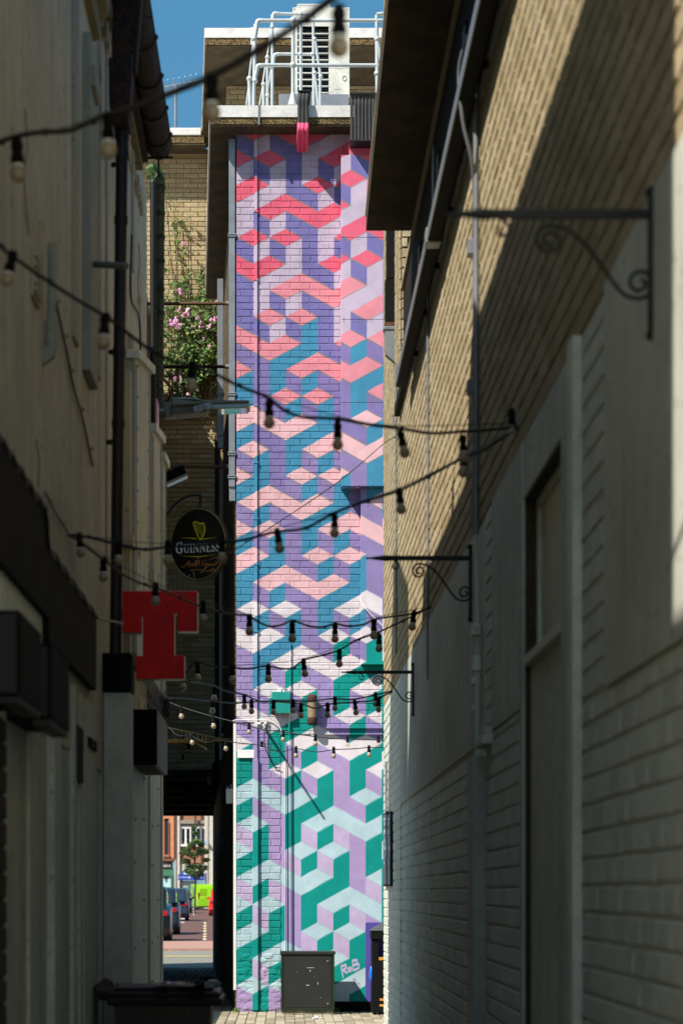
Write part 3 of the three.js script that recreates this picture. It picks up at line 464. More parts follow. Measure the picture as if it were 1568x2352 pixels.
// ---------------------------------------------------------------- right building
const right = thing('right_building', 'long brick building on the right, tan brick above and pale grey paint below', 'building');
const hG = H + 1.594, hTop = H + 3.57;
{
  const X = 0.85, zo0 = 7.37, zo1 = 8.54;
  mesh('wall_core', [box(X, 3, 0, hTop, -9, zo0), box(X, 3, 0, hTop, zo1, 17.8), box(X, 3, H + 1.387, hTop, zo0, zo1), box(0.96, 3, 0, H + 1.387, zo0, zo1), box(X, 3, 0, 9, 17.8, 20.7)], M.mortarDark, right);
  mesh('roof', [box(0.79, 3, hTop, H + 4.0, -9, 15.9), box(0.84, 3, hTop, hTop + 0.05, 15.9, 17.8)], M.fascia, right);
  const b = basisRight(X); seed = 3;
  lay(right, 'brick', 'tan_brickwork', { regions: [[-17.8, -4.4, hG, hTop], [-20.7, -17.8, hG, 9]], basis: b, mats: M.tan, max: 300, v00: hG, joint: 0.010, proud: 0.010 });
  // face of the taller far block above the lower roof
  lay(right, 'end_brick', 'end_brickwork', { regions: [[0.853, 1.6, hTop, 9]], basis: basisFront(17.792), mats: M.tan, max: 40, v00: hG });
  lay(right, 'return_brick', 'return_brickwork', { regions: [[0.853, 1.6, 0, 9]], basis: new THREE.Matrix4().makeBasis(V(-1, 0, 0), V(0, 1, 0), V(0, 0, -1)).setPosition(2.45, 0, -20.705), mats: M.tan, max: 0, v00: hG });
  const yB = H + 0.64, yC = H + 0.655, yD = H + 0.535, greys = [M.paintGrey, M.paintGrey2];
  lay(right, 'painted_brick', 'painted_brickwork', { regions: [[-20.7, -17.6, 0, hG], [-17.6, -14.02, 0, yB], [-13.99, -10.65, 0, yB], [-10.17, -9.83, 0, hG], [-9.83, -8.62, 0, yC], [-6.9, -4.4, 0, yD], [-6.9, -6.34, yD, H + 1.56]], basis: b, mats: greys, max: 300, v00: hG, joint: 0.011, jv: 0.004, proud: 0.010, bevel: 0.0035 });
  mesh('painted_joints', [box(X - 0.003, X, 0, hG, 8.62, 20.7), box(X - 0.003, X, 0, hG, 4.2, 6.9)], M.paintGrey2, right);
  mesh('near_paint', [box(X - 0.01, X, 0, hG, -9, 3), box(X - 0.01, X, hG, hTop, -9, 4.4)], M.paintGrey, right);
  mesh('end_paint', [box(0.85, 1.4, 0, hG, 20.702, 20.715)], M.paintGrey, right);
  const R = (z0, z1, y0, y1, x = 0.836) => box(x, X - 0.002, y0, y1, z0, z1, 0.004);
  mesh('render_panel', [R(10.66, 17.58, yB, hG)], M.render, right);
  mesh('render_panel', [R(8.62, 9.82, yC, hG)], M.render, right);
  mesh('render_panel', [R(8.54, 8.619, 0, hG, 0.834)], M.render, right);
  mesh('render_panel', [R(3, 6.33, yD, hG, 0.832)], M.render, right);
  mesh('render_panel', [R(6.9, 7.37, 0, hG, 0.838), R(7.37, 8.54, H + 1.387, hG, 0.838)], M.render, right);
  mesh('movement_joint', [box(X - 0.012, X - 0.002, 0, yB, 13.99, 14.02), box(X - 0.014, X - 0.002, 0, hG, 17.58, 17.61)], M.paintGrey3, right);
  mesh('pilaster_strip', [box(0.812, 0.842, 0, hG - 0.012, 6.86, 6.99, 0.003)], M.paintGrey3, right);
  // opening: boarded door below, window light above
  const door = mesh('door_panel', [box(0.866, 0.9, 0, H + 0.83, zo0 + 0.001, zo1 - 0.001)], mat('#d2d6cb', 0.6, { map: T.streak }), right);
  const win = new THREE.Group(); win.name = 'window'; right.add(win);
  mesh('frame', [box(0.886, 0.905, H + 0.835, H + 1.386, zo1 - 0.05, zo1 - 0.002), box(0.886, 0.905, H + 1.35, H + 1.386, zo0 + 0.002, zo1 - 0.05), box(0.886, 0.905, H + 0.835, H + 0.86, zo0 + 0.002, zo1 - 0.05)], M.paintGrey3, win);
  mesh('pane', [box(0.897, 0.903, H + 0.86, H + 1.35, zo0 + 0.002, zo1 - 0.05)], mat('#d2d6cb', 0.35, { map: T.streak }), win);
  mesh('sill', [box(0.842, 0.9, H + 0.80, H + 0.835, zo0 + 0.002, zo1 - 0.002, 0.004)], M.paintGrey3, right);
  // boxed-in pipe, its ledge and the conduit with fittings above it
  mesh('pipe_casing', [box(0.79, 0.848, 0, Yp(1736, 10.2), 10.2, 10.52, 0.003)], mat('#b6b9b0', 0.55, { map: T.mottle }), right);
  mesh('casing_ledge', [box(0.795, 0.848, Yp(1712, 9.9), Yp(1690, 9.9), 9.82, 10.16, 0.008), box(0.81, 0.848, Yp(1690, 9.9), Yp(1670, 9.9), 9.84, 10.02, 0.006)], M.paintGrey2, right);
  const cz = 10.43, cx = 0.822, yA = Yp(1228, cz), yE = Yp(1735, 10.3);
  mesh('conduit', rod(V(cx, yA, -cz), V(cx, Yp(90, cz), -cz), 0.013), M.galv, right);
  mesh('painted_conduit', [tube([V(cx, yA + 0.02, -cz), V(cx - 0.003, yA - 0.06, -cz), V(cx + 0.004, yA - 0.2, -cz), V(cx, yE, -10.35)], 0.011)], M.paintGrey3, right);
  mesh('conduit_fitting', [0.42, 0.44, 0.6, 0.66, 0.78].map((k, i) => box(cx - (i % 2 ? 0.024 : 0.02), cx + 0.018, yE + (1 - k) * (yA - yE) - 0.016, yE + (1 - k) * (yA - yE) + (i === 2 ? 0.05 : 0.016), cz - 0.05, cz + 0.02, 0.005)), M.paintGrey3, right);
  mesh('slim_conduit', rod(V(0.832, Yp(1560, 14.1), -14.13), V(0.832, Yp(600, 14.1), -14.13), 0.008), M.galv, right);
  mesh('slim_conduit', rod(V(0.832, Yp(1500, 18.2), -18.2), V(0.832, Yp(832, 18.2), -18.2), 0.008), M.galv, right);
  mesh('slim_conduit', rod(V(0.83, Yp(1935, 19.9), -19.9), V(0.83, Yp(1750, 19.9), -19.9), 0.012), M.galv, right);
  mesh('loose_cable', [tube([V(0.77, H + 3.62, -10.2), V(0.74, H + 3.5, -10.3), V(0.76, H + 3.3, -10.35), V(0.80, H + 3.15, -10.4), V(0.822, H + 2.98, -10.5), V(0.825, H + 2.86, -10.62)], 0.009), tube([V(0.825, H + 2.86, -10.62), V(0.828, H + 2.5, -10.66), V(0.83, H + 2.1, -10.7), V(0.83, H + 1.62, -10.75)], 0.004)], M.galv, right);
  mesh('cable_block', [box(0.80, 0.84, H + 2.80, H + 2.87, 10.6, 10.68, 0.006), box(0.80, 0.84, H + 2.2, H + 2.26, 10.64, 10.72, 0.006)], M.galv, right);
  // eaves: gutter, dark fascia, pale batten and the wide concrete canopy
  mesh('gutter', [box(0.736, 0.742, H + 3.39, H + 3.452, 2.2, 16.2)], M.galv, right); mesh('gutter_base', [box(0.742, 0.80, H + 3.385, H + 3.395, 2.2, 16.2), box(0.80, 0.806, H + 3.39, H + 3.452, 2.2, 16.2)], M.black, right);
  seed = 8; for (let z = 4.6; z < 16; z += 1.07) mesh('gutter_bracket', [box(0.742, 0.838, H + 3.40, H + 3.43, z, z + 0.03)], M.black, right);
  mesh('gutter_joint', [box(0.728, 0.81, H + 3.375, H + 3.455, 12.55, 12.68, 0.006)], M.galv, right);
  mesh('fascia_board', [box(0.775, 0.80, H + 3.50, H + 3.98, 2.2, 15.9)], M.fascia, right);
  mesh('eaves_board', [box(0.80, 0.842, H + 3.5, H + 3.57, 2.2, 17.78)], M.fascia, right);
  mesh('batten', [box(0.757, 0.775, H + 3.955, H + 3.985, 2.2, 15.9)], M.tan[2], right);
  for (const z of [8.6, 10.3, 12.1, 13.8]) { const v = mesh('air_vent', [box(0.768, 0.775, H + 3.56, H + 3.72, z, z + 0.14)], M.black, right); mesh('louvre', [0, 1, 2, 3].map((i) => box(0.762, 0.769, H + 3.575 + i * 0.036, H + 3.59 + i * 0.036, z + 0.008, z + 0.132)), M.galv, v); }
  const cp = (x0, x1, y0, y1) => { const s = new THREE.Shape([[x0[0], 2.2], [x1, 2.2], [x1, 14.67], [x0[1], 14.67]].map(([x, z]) => new THREE.Vector2(x, z))); const g = new THREE.ExtrudeGeometry(s, { depth: y1 - y0, bevelEnabled: false }); g.rotateX(-Math.PI / 2); g.translate(0, y0, 0); return uvm(g); };
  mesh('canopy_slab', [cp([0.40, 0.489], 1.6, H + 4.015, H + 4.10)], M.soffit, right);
  mesh('canopy_edge', [cp([0.395, 0.484], 1.5, H + 4.102, H + 4.13)], M.tan[1], right);
  mesh('vent_box', [box(Xp(993.5, 12.6), 0.80, Yp(490, 12.6), Yp(333, 12.6), 12.6, 12.7, 0.003)], mat('#8f918f', 0.5), right);
  // black downpipe with shoe on the taller far block
  const dz = 18.6, g = (xa, xb, ya, yb, m, n) => mesh(n, [box(Xp(xa, dz), Xp(xb, dz), Yp(yb, dz), Yp(ya, dz), dz, dz + 0.12, 0.008)], m, right);
  g(887, 913, 470, 640, M.black, 'downpipe'); g(884, 909, 640, 742, M.black, 'downpipe'); g(882, 911, 738, 750, M.rustRod, 'pipe_collar'); g(880, 912, 748, 757, M.galv, 'pipe_collar');
  mesh('pipe_shoe', [prismZ([[Xp(884, dz), Yp(757, dz)], [Xp(910, dz), Yp(757, dz)], [Xp(912, dz), Yp(835, dz)], [Xp(885, dz), Yp(812, dz)]], dz + 0.01, dz + 0.1)], M.galv, right);
}
// wrought-iron hanging-basket brackets on the right wall
{
  const spiral = (cx, cy, r, a0, turns, dir, k = 0.35) => { const o = []; for (let i = 0; i <= 22; i++) { const f = i / 22, a = a0 + dir * f * turns * Math.PI * 2, q = r * (1 - f * (1 - k)); o.push([cx + Math.cos(a) * q, cy + Math.sin(a) * q]); } return o; };
  const labels = ['black wrought iron bracket nearest the camera, high on the right wall, out of focus', 'black iron scroll bracket on the right wall above a pipe casing, middle of three', 'black iron scroll bracket farthest down the right wall, in front of the mural'];
  [[1505, 492, 850], [1085, 1282, 430], [952, 1544, 297]].forEach(([px, py, off], i) => {
    const Z = RW * F / off, y = Yp(py, Z), t = thing('lamp_bracket', labels[i], 'bracket', null, [RW - 0.004, y, -Z]);
    const q = 1 / 512, L = (u, v, d = 0) => V(-u * q, v * q, d);      // u out from the wall, v up, in px of the middle bracket
    mesh('wall_plate', [new RoundedBoxGeometry(0.012, 0.31, 0.03, 1, 0.003).translate(-0.008, -0.115, 0), new THREE.SphereGeometry(0.014, 8, 6).translate(-0.008, 0.05, 0), new THREE.SphereGeometry(0.012, 8, 6).translate(-0.008, -0.275, 0)], M.iron, t);
    const arm = new RoundedBoxGeometry(0.385, 0.022, 0.012, 1, 0.003).translate(-0.2, 0, 0);
    mesh('arm', [arm, rod(L(197, 0), L(225, 0), 0.014, 0.007, 8), rod(L(178, 0), L(197, 0), 0.008, 0.014, 8), rod(L(225, 0), L(240, 0), 0.006, 0.003, 8), new THREE.SphereGeometry(0.006, 8, 6).translate(-0.469, 0, 0)], M.iron, t);
    const s = [...spiral(121, -30, 17, Math.PI / 2, 1.6, -1, 0.25).reverse(), [100, -18], [82, -33], [62, -58], [44, -84], [32, -95], ...spiral(17, -80, 18, -Math.PI / 2, 1.45, -1, 0.25)];
    mesh('scroll', tube(s.map(([u, v]) => L(u, v)), 0.0048, 190, 6), M.iron, t);
    mesh('hook', tube([[178, -5], [170, -12], [168, -20], [174, -25], [181, -22], [181, -14]].map(([u, v]) => L(u, v)), 0.004, 30, 6), M.iron, t);
    const ends = [rod(V(-0.008, 0.02, 0), V(0.01, 0.02, 0), 0.006), rod(V(-0.008, -0.25, 0), V(0.01, -0.25, 0), 0.006)]; mesh('fixing_bolt', ends, M.iron, t);
  });
}
// framed notices near the far corner of the right wall
{
  const cv = document.createElement('canvas'); cv.width = 128; cv.height = 512; const c = cv.getContext('2d'); c.fillStyle = '#20262c'; c.fillRect(0, 0, 128, 512); seed = 44;
  for (let i = 0; i < 70; i++) { c.fillStyle = ['#8fb2c9', '#dfe6ea', '#31404c', '#5a7f98', '#101418'][(rnd() * 5) | 0]; c.fillRect(rr(0, 110), rr(0, 360), rr(6, 40), rr(4, 34)); }
  c.fillStyle = '#4a4754'; c.fillRect(0, 372, 128, 140);
  const tx = new THREE.CanvasTexture(cv); tx.colorSpace = THREE.SRGBColorSpace;
  [[18.9, 19.5, 'tall framed poster on the right wall, nearer of two beside the litter bin'], [19.62, 20.25, 'tall framed poster on the right wall, farther of two at the corner']].forEach(([a, b, label]) => {
    const t = thing('notice_frame', label, 'poster', null, [RW, 0, -(a + b) / 2]), w = b - a, y0 = Yp(2036, (a + b) / 2), y1 = Yp(1866, (a + b) / 2);
    mesh('backing', new RoundedBoxGeometry(0.016, y1 - y0, w, 1, 0.003).translate(-0.012, (y0 + y1) / 2, 0), M.iron, t);
    const g = new THREE.PlaneGeometry(w * 0.9, (y1 - y0) * 0.94); g.rotateY(-Math.PI / 2); g.translate(-0.0215, (y0 + y1) / 2, 0); mesh('print', g, new THREE.MeshStandardMaterial({ map: tx, roughness: 0.3 }), t);
  });
}
// ---------------------------------------------------------------- left building
const left = thing('left_building', 'cream rendered building on the left with a rusty gutter and black downpipe', 'building');
const zL = (x, X = LW) => X * F / (x - VX);
const onL = (x, y, X = LW) => P(x, y, zL(x, X));
{
  const yG = H + 4.06, c = LW;
  mesh('wall', [box(-3, c, H + 0.55, yG + 0.12, 3.68, 14.5)], M.cream, left);
  mesh('near_wall', [box(-3, LW, 0, 4.48, 2.4, 3.68)], M.cream, left);
  mesh('upper_storey', [box(-3, c - 0.02, yG + 0.12, H + 5.07, 3.68, 9.4)], M.cream, left);
  mesh('rear_stack', [prismX([[14.7, 0], [16.85, 0], [16.85, H + 5.75], [14.7, H + 5.2]], -2.4, -1.2)], M.brownWall[0], left);
  // eaves: broken plaster with bricks showing, moulded cornice, gutter
  seed = 61; const lumps = []; for (let z = 10.5; z < 13.9; z += 0.085) lumps.push(box(c - 0.02, c + rr(0.01, 0.03), yG - 0.18 + rr(-0.02, 0.02), yG - 0.10 + rr(-0.02, 0.02), z, z + 0.06, 0.01));
  mesh('broken_cornice', lumps, M.creamTrim, left);
  mesh('eaves_brick', [0, 1, 2, 3, 4, 5, 6, 7, 8, 9, 10, 11, 12, 13, 14, 15, 16, 17].map((i) => box(c - 0.02, c + 0.045, yG - 0.07, yG - 0.005, 10.6 + i * 0.155, 10.6 + i * 0.155 + 0.13, 0.006)), mat('#8d8467', 0.95, { map: T.tan }), left);
  const ci = [[c - 0.01, H + 3.67], [c + 0.03, H + 3.69], [c + 0.035, H + 3.76], [c + 0.07, H + 3.79], [c + 0.075, H + 3.86], [c + 0.11, H + 3.9], [c + 0.115, yG - 0.03], [c - 0.01, yG - 0.03]];
  mesh('cornice', [prismZ(ci, 3.82, 10.45)], mat('#8f8763', 0.85, { map: T.streak }), left);
  const gx = -0.697, gp = []; for (let i = 0; i <= 12; i++) { const a = Math.PI + i / 12 * Math.PI; gp.push([gx + Math.cos(a) * 0.066, yG + 0.066 + Math.sin(a) * 0.066]); } gp.push([gx + 0.074, yG + 0.075], [gx - 0.066, yG + 0.075]);
  mesh('gutter', [prismZ(gp, 8.0, 13.4)], M.rustBlack, left);
  const bands = []; for (const z of [8.2, 8.9, 9.7, 10.4, 11.05, 11.65, 12.2, 12.7, 13.15]) bands.push(prismZ(gp.map(([x, y]) => [gx + (x - gx) * 1.13, yG + 0.066 + (y - yG - 0.066) * 1.13]), z, z + 0.06));
  mesh('gutter_joint', bands, M.rustBlack, left);
  mesh('eaves_board', [box(-0.84, -0.757, yG - 0.03, yG + 0.16, 7.5, 13.35)], M.rustBlack, left);
  mesh('gutter_spike', [rod(V(gx, yG - 0.12, -13.32), V(gx, yG + 0.02, -13.32), 0.006), rod(V(gx - 0.16, yG - 0.02, -13.3), V(gx + 0.08, yG - 0.015, -13.3), 0.007), rod(V(gx - 0.1, yG + 0.03, -12.4), V(gx + 0.07, yG + 0.03, -12.4), 0.005), rod(V(gx - 0.1, yG + 0.03, -11.3), V(gx + 0.07, yG + 0.03, -11.3), 0.005)], M.rustBlack, left);
  // hopper and the thick black downpipe
  const hz = 10.75, hx = (x) => Xp(x, hz), hy = (y) => Yp(y, hz);
  mesh('hopper', [prismZ([[hx(251), hy(140)], [hx(306), hy(130)], [hx(303), hy(200)], [hx(297), hy(290)], [hx(262), hy(292)], [hx(252), hy(250)]], hz - 0.05, hz + 0.13, 0.01), prismZ([[hx(256), hy(160)], [hx(262), hy(-160)], [hx(338), hy(-160)], [hx(312), hy(160)]], hz + 0.0, hz + 0.11, 0.01)], M.rustBlack, left);
  mesh('downpipe', rod(V(hx(264), hy(1500), -hz - 0.04), V(hx(279.5), hy(280), -hz - 0.04), 0.027, 0.027, 18), M.blackPipe, left);
  mesh('pipe_collar', [[305, 279], [350, 278.6], [500, 276.8], [805, 273], [970, 271]].map(([y, x]) => [rod(V(hx(x), hy(y + 9), -hz - 0.04), V(hx(x), hy(y - 9), -hz - 0.04), 0.031, 0.031, 18)]), M.blackPipe, left);
  mesh('pipe_bracket', [370, 802 - 0, 1010].map((y, i) => rod(V(hx([256, 250, 244][i]), hy(y), -hz - 0.06), V(hx(272), hy(y), -hz - 0.04), 0.012)), M.iron, left);
  // flat grey conduits painted onto the render
  const strip = (x0, x1, ya, yb, m, X = LW + 0.03, n = 'conduit') => { const z1 = zL(x1, X), z0 = zL(x0, X); mesh(n, [box(LW - 0.01, X, Yp(yb, (z0 + z1) / 2), Yp(ya, (z0 + z1) / 2), z0, z1, 0.006)], m, left); };
  const pale = mat('#b1b1a3', 0.7, { map: T.streak }), pale2 = mat('#9fa298', 0.7, { map: T.mottle });
  strip(173, 183, -60, 786, pale, LW + 0.014); strip(209, 226, 110, 874, pale2, LW + 0.035); strip(229, 233, 150, 870, pale, LW + 0.01);
  strip(246, 249, -40, 1290, pale2, LW + 0.008, 'thin_conduit'); strip(305, 309, 300, 620, pale2, LW + 0.01, 'thin_conduit');
  const cz = zL(217, LW + 0.04); mesh('conduit_top', [box(LW - 0.01, LW + 0.055, Yp(215, cz), Yp(165, cz), cz - 0.1, cz + 0.16, 0.01)], pale2, left);
  mesh('cable', [tube([onL(130, 700, LW + 0.01), onL(150, 790, LW + 0.01), onL(170, 890, LW + 0.01), onL(190, 960, LW + 0.01), onL(213, 1070, LW + 0.01)], 0.005), tube([onL(303, 540, LW + 0.01), onL(301, 680, LW + 0.01), onL(320, 730, LW + 0.01), onL(323, 860, LW + 0.01)], 0.006), tube([onL(104, 1130, LW + 0.01), onL(130, 1180, LW + 0.012), onL(156, 1222, LW + 0.012)], 0.004)], M.cable, left);
  // small fixings on the render: clips, a vent grille, patched holes
  seed = 83; for (const [x, y] of [[128, 690], [146, 770], [162, 850], [184, 940], [205, 1030], [112, 1145], [140, 1196]]) mesh('cable_clip', box(LW, LW + 0.02, onL(x, y).y - 0.008, onL(x, y).y + 0.008, zL(x) - 0.012, zL(x) + 0.012, 0.003), M.creamTrim, left);
  for (const [x, y] of [[92, 520], [196, 700], [318, 690]]) mesh('patched_hole', rod(onL(x, y, LW - 0.002), onL(x, y, LW + 0.006), rr(0.012, 0.03), rr(0.010, 0.022), 9), M.creamTrim, left);
  { const vz = zL(70), vy = Yp(620, vz), v = mesh('vent_plate', box(LW, LW + 0.012, vy - 0.08, vy + 0.08, vz, vz + 0.22, 0.004), M.creamTrim, left); for (let i = 0; i < 5; i++) mesh('louvre', box(LW + 0.012, LW + 0.02, vy - 0.06 + i * 0.028, vy - 0.046 + i * 0.028, vz + 0.02, vz + 0.2, 0.002), M.cream, v); }
  mesh('crack', [tube([onL(318, 560, LW + 0.001), onL(321, 600, LW + 0.001), onL(317, 650, LW + 0.001), onL(322, 720, LW + 0.001)], 0.0025), tube([onL(58, 250, LW + 0.001), onL(63, 330, LW + 0.001), onL(57, 420, LW + 0.001), onL(66, 540, LW + 0.001)], 0.002), tube([onL(84, 1010, LW + 0.001), onL(90, 1060, LW + 0.001), onL(88, 1120, LW + 0.001)], 0.002)], M.fascia, left);
  // broken stub of white plastic pipe
  const sz = zL(118, LW + 0.03); mesh('pipe_stub', [rod(V(LW + 0.03, Yp(742, sz), -sz), V(LW + 0.035, Yp(560, sz), -sz), 0.016), rod(V(LW + 0.03, Yp(800, sz), -sz), V(LW + 0.03, Yp(738, sz), -sz), 0.022, 0.022), prismZ([[LW - 0.005, Yp(800, sz)], [LW + 0.05, Yp(800, sz)], [LW + 0.04, Yp(820, sz)], [LW - 0.003, Yp(842, sz)]], sz - 0.02, sz + 0.02)], pale2, left);
  // overflow pipe sticking out of the wall
  const oz = zL(198); mesh('overflow_pipe', [rod(P(196, 606, oz), P(290, 611, oz - 0.25), 0.014, 0.014, 16)], mat('#5f6465', 0.5), left);
  // cracked window surround beside the downpipe
  const w0 = zL(282), w1 = zL(301); mesh('window_surround', [box(LW, LW + 0.035, Yp(1560, w1), Yp(905, w1), zL(284), zL(288)), box(LW, LW + 0.03, Yp(1500, w1), Yp(800, w1), zL(292), zL(300)), box(LW, LW + 0.05, Yp(1290, w1), Yp(1265, w1), w0, w1)], M.creamTrim, left);
  // stepped boxes clad in grey sheet metal
  const steps = [[310.5, 346, 820, 851, LW + 0.05], [350, 371, 988, 1012, LW + 0.055], [372, 380.5, 1052, 1069, LW + 0.06]];
  steps.forEach(([x0, x1, y0, y1, X], i) => {
    const z0 = zL(x0, X), z1 = zL(x1, X), t0 = Yp(y0, z0), t1 = Yp(y1, z1), lo = H + 1.25;
    const p = mesh('clad_pier', [prismX([[z0, lo], [z1, lo], [z1, t1], [z0, t0]], -2.2, X)], M.greyMetal, left);
    mesh('flashing', [prismX([[z0 - 0.03, t0 - 0.01], [z1 + 0.05, t1 - 0.01], [z1 + 0.05, t1 + 0.035], [z0 - 0.03, t0 + 0.035]], X - 0.08, X + 0.025)], M.paintGrey3, p);
    mesh('seam', [box(X, X + 0.006, lo, t0 - 0.03, z0 + (z1 - z0) * 0.04, z0 + (z1 - z0) * 0.07), box(X, X + 0.006, lo, t1 - 0.03, z1 - (z1 - z0) * 0.1, z1 - (z1 - z0) * 0.06)], M.greyMetal, p);
    const rv = []; for (let k = 0; k < 9; k++) for (const f of [0.12, 0.82]) { const z = z0 + (z1 - z0) * f, y = lo + 0.2 + k * (t1 - lo - 0.3) / 9; const s = new THREE.SphereGeometry(0.011, 8, 5); s.translate(X, y + f * 0.1, -z); rv.push(s); } mesh('rivet', rv, M.greyMetal, p);
  });
  // thin flat cable run down the side of the first pier
  mesh('cable', [rod(onL(302, 830, LW + 0.03), onL(302, 1490, LW + 0.03), 0.006), rod(onL(304.5, 830, LW + 0.03), onL(304.5, 1490, LW + 0.03), 0.005)], M.cable, left);
  // dark shop fascia along the wall with a loose cable on its upper edge
  const fx = -0.80, yf0 = H + 0.857, yf1 = H + 1.163;
  mesh('shop_fascia', [box(-1.2, fx, yf0, yf1, zL(114, fx), zL(222, fx), 0.004), box(-1.2, fx + 0.001, H + 0.93, H + 1.27, 3.4, zL(114, fx), 0.004)], M.fascia, left);
  const cab = []; for (let x = -10; x <= 222; x += 7) { const near = x < 103, hh = near ? H + 1.275 : H + 1.168, Z = zL(x, fx); cab.push(V(fx + 0.004, hh + Math.sin(x * 0.31) * 0.006, -Z)); }
  mesh('edge_cable', [tube(cab, 0.007, 120)], M.cable, left);
  mesh('loop_cable', [tube([onL(220, 1418, fx), onL(240, 1424, fx + 0.02), P(262, 1428, 10.7), P(284, 1434, 10.7)], 0.006)], M.creamTrim, left);
  const fl = []; for (let i = 0; i < 22; i++) fl.push(box(LW - 0.02, LW + (i % 2 ? 0.0 : 0.012), H + 0.6, H + 0.935, 7.0 + i * 0.055, 7.0 + i * 0.055 + 0.05, 0.004)); mesh('flute', fl, M.paintGrey3, left);
  // lower front: rendered wall with recesses, pier and riveted sheets
  const lw = LW - 0.005, lowTop = H + 0.86;
  mesh('lower_wall', [box(-3, lw, 0, lowTop, 3.4, zL(226, lw))], M.render, left);
  const ribs = [[62, 80], [108, 122], [160, 166], [178, 184], [190, 216]]; mesh('wall_rib', ribs.map(([a, b], i) => box(lw - 0.01, lw + [0.012, 0.03, 0.02, 0.014, 0.01][i], 0, lowTop - 0.05, zL(a, lw), zL(b, lw), 0.006)), M.paintGrey2, left);
  mesh('paint_ledge', [[52, 57], [110, 117], [150, 156]].map(([a, b]) => box(lw, lw + 0.012, Yp(2096, zL(b)), Yp(2088, zL(b)), zL(a + 10, lw), zL(b + 16, lw), 0.003)), M.white, left);
  mesh('dark_slot', [[164, 180, 1660, 1790], [196, 212, 1690, 1712]].map(([a, b, y0, y1]) => { const z = zL((a + b) / 2, lw + 0.02); return box(lw, lw + 0.022, Yp(y1, z), Yp(y0, z), zL(a, lw), zL(b, lw)); }), M.fascia, left);
  const pz = 0.70 * F / 354; mesh('pier', [box(-2, -0.70, 0, Yp(1590, pz), pz, pz + 0.16, 0.006)], mat('#ccd0c4', 0.55, { map: T.mottle }), left);
  mesh('pier_capital', [box(-2, -0.695, Yp(1591, pz) + 0.002, Yp(1499, pz), pz - 0.012, pz + 0.2, 0.012)], M.black, left);
  mesh('pier_joint', [box(Xp(236.5, pz), Xp(238.5, pz), 0, Yp(1592, pz), pz - 0.003, pz + 0.003)], M.black, left);
  const sheet = (x0, x1, X, n) => { const z0 = zL(x0, X), z1 = zL(x1, X), o = mesh('riveted_sheet', [box(-2, X, 0, H + 0.85, z0, z1, 0.004)], n ? mat('#cdd1c5', 0.5, { map: T.mottle }) : mat('#b9bbae', 0.5, { map: T.mottle }), left); const rv = []; for (let k = 0; k < 9; k++) for (const f of [0.12, 0.6, 0.9]) { if ((k + f * 10) % 3 < 1) continue; const s = new THREE.SphereGeometry(0.010, 8, 5); s.translate(X, 0.12 + k * 0.235 + f * 0.05, -(z0 + (z1 - z0) * f)); rv.push(s); } mesh('rivet', rv, M.greyMetal, o); };
  sheet(304, 345, LW + 0.008, 0); sheet(345.5, 372, LW + 0.02, 1); 
  mesh('edge_post', [box(-2, LW + 0.03, 0, H + 0.86, zL(372, LW + 0.03), zL(375, LW + 0.03), 0.004)], M.paintGrey3, left);
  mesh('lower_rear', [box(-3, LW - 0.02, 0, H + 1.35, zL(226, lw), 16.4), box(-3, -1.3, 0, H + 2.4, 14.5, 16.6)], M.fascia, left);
  // rear drain pipes at the corner of the building
  mesh('corner_pipe', [rod(P(351.5, 1500, 15.0), P(351.5, 392, 15.0), 0.019)], M.blackPipe, left);
  mesh('mossy_pipe', [rod(P(364, 1100, 16.3), P(369, 398, 16.3), 0.030)], mat('#9a917f', 0.9, { map: T.rust, ...bump(T.pits, 0.004) }), left);
  mesh('pipe_ring', [430, 490, 545, 600, 665, 720].map((y) => rod(P(368.7 - (y - 398) * 0.007, y + 4, 16.3), P(368.7 - (y - 398) * 0.007, y - 4, 16.3), 0.035)), mat('#5b5344', 0.9, { map: T.rust }), left);
  seed = 77; const moss = []; for (let i = 0; i < 150; i++) { const y = rr(410, 900), p = P(rr(360, 377) - (y - 398) * 0.004, y, 16.25 + rr(-0.03, 0.05)); const s = new THREE.IcosahedronGeometry(rr(0.004, 0.011), 0); s.translate(p.x, p.y, p.z); moss.push(s); }
  const ms = mesh('moss', moss, mat('#3e4f1c', 1), left); ms.userData.kind = 'stuff';
}
// a leafy weed rooted at the end of the gutter
{
  const t = thing('gutter_weed', 'small green weed growing from the end of the rusty gutter', 'weed'); seed = 21; const g = [];
  for (let i = 0; i < 26; i++) { const p = P(rr(343, 368), rr(378, 412), 14.25 + rr(-0.05, 0.05)), s = rr(0.02, 0.045); const q = new THREE.CircleGeometry(s, 6); q.scale(1, 0.7, 1); q.rotateX(rr(-1.2, 1.2)); q.rotateY(rr(-1.5, 1.5)); q.translate(p.x, p.y, p.z); g.push(q); }
  mesh('leaves', g, M.leafs[2], t);
  mesh('stem', tube([P(352, 372, 14.2), P(354, 388, 14.25), P(358, 405, 14.25)], 0.004), M.stem, t);
}
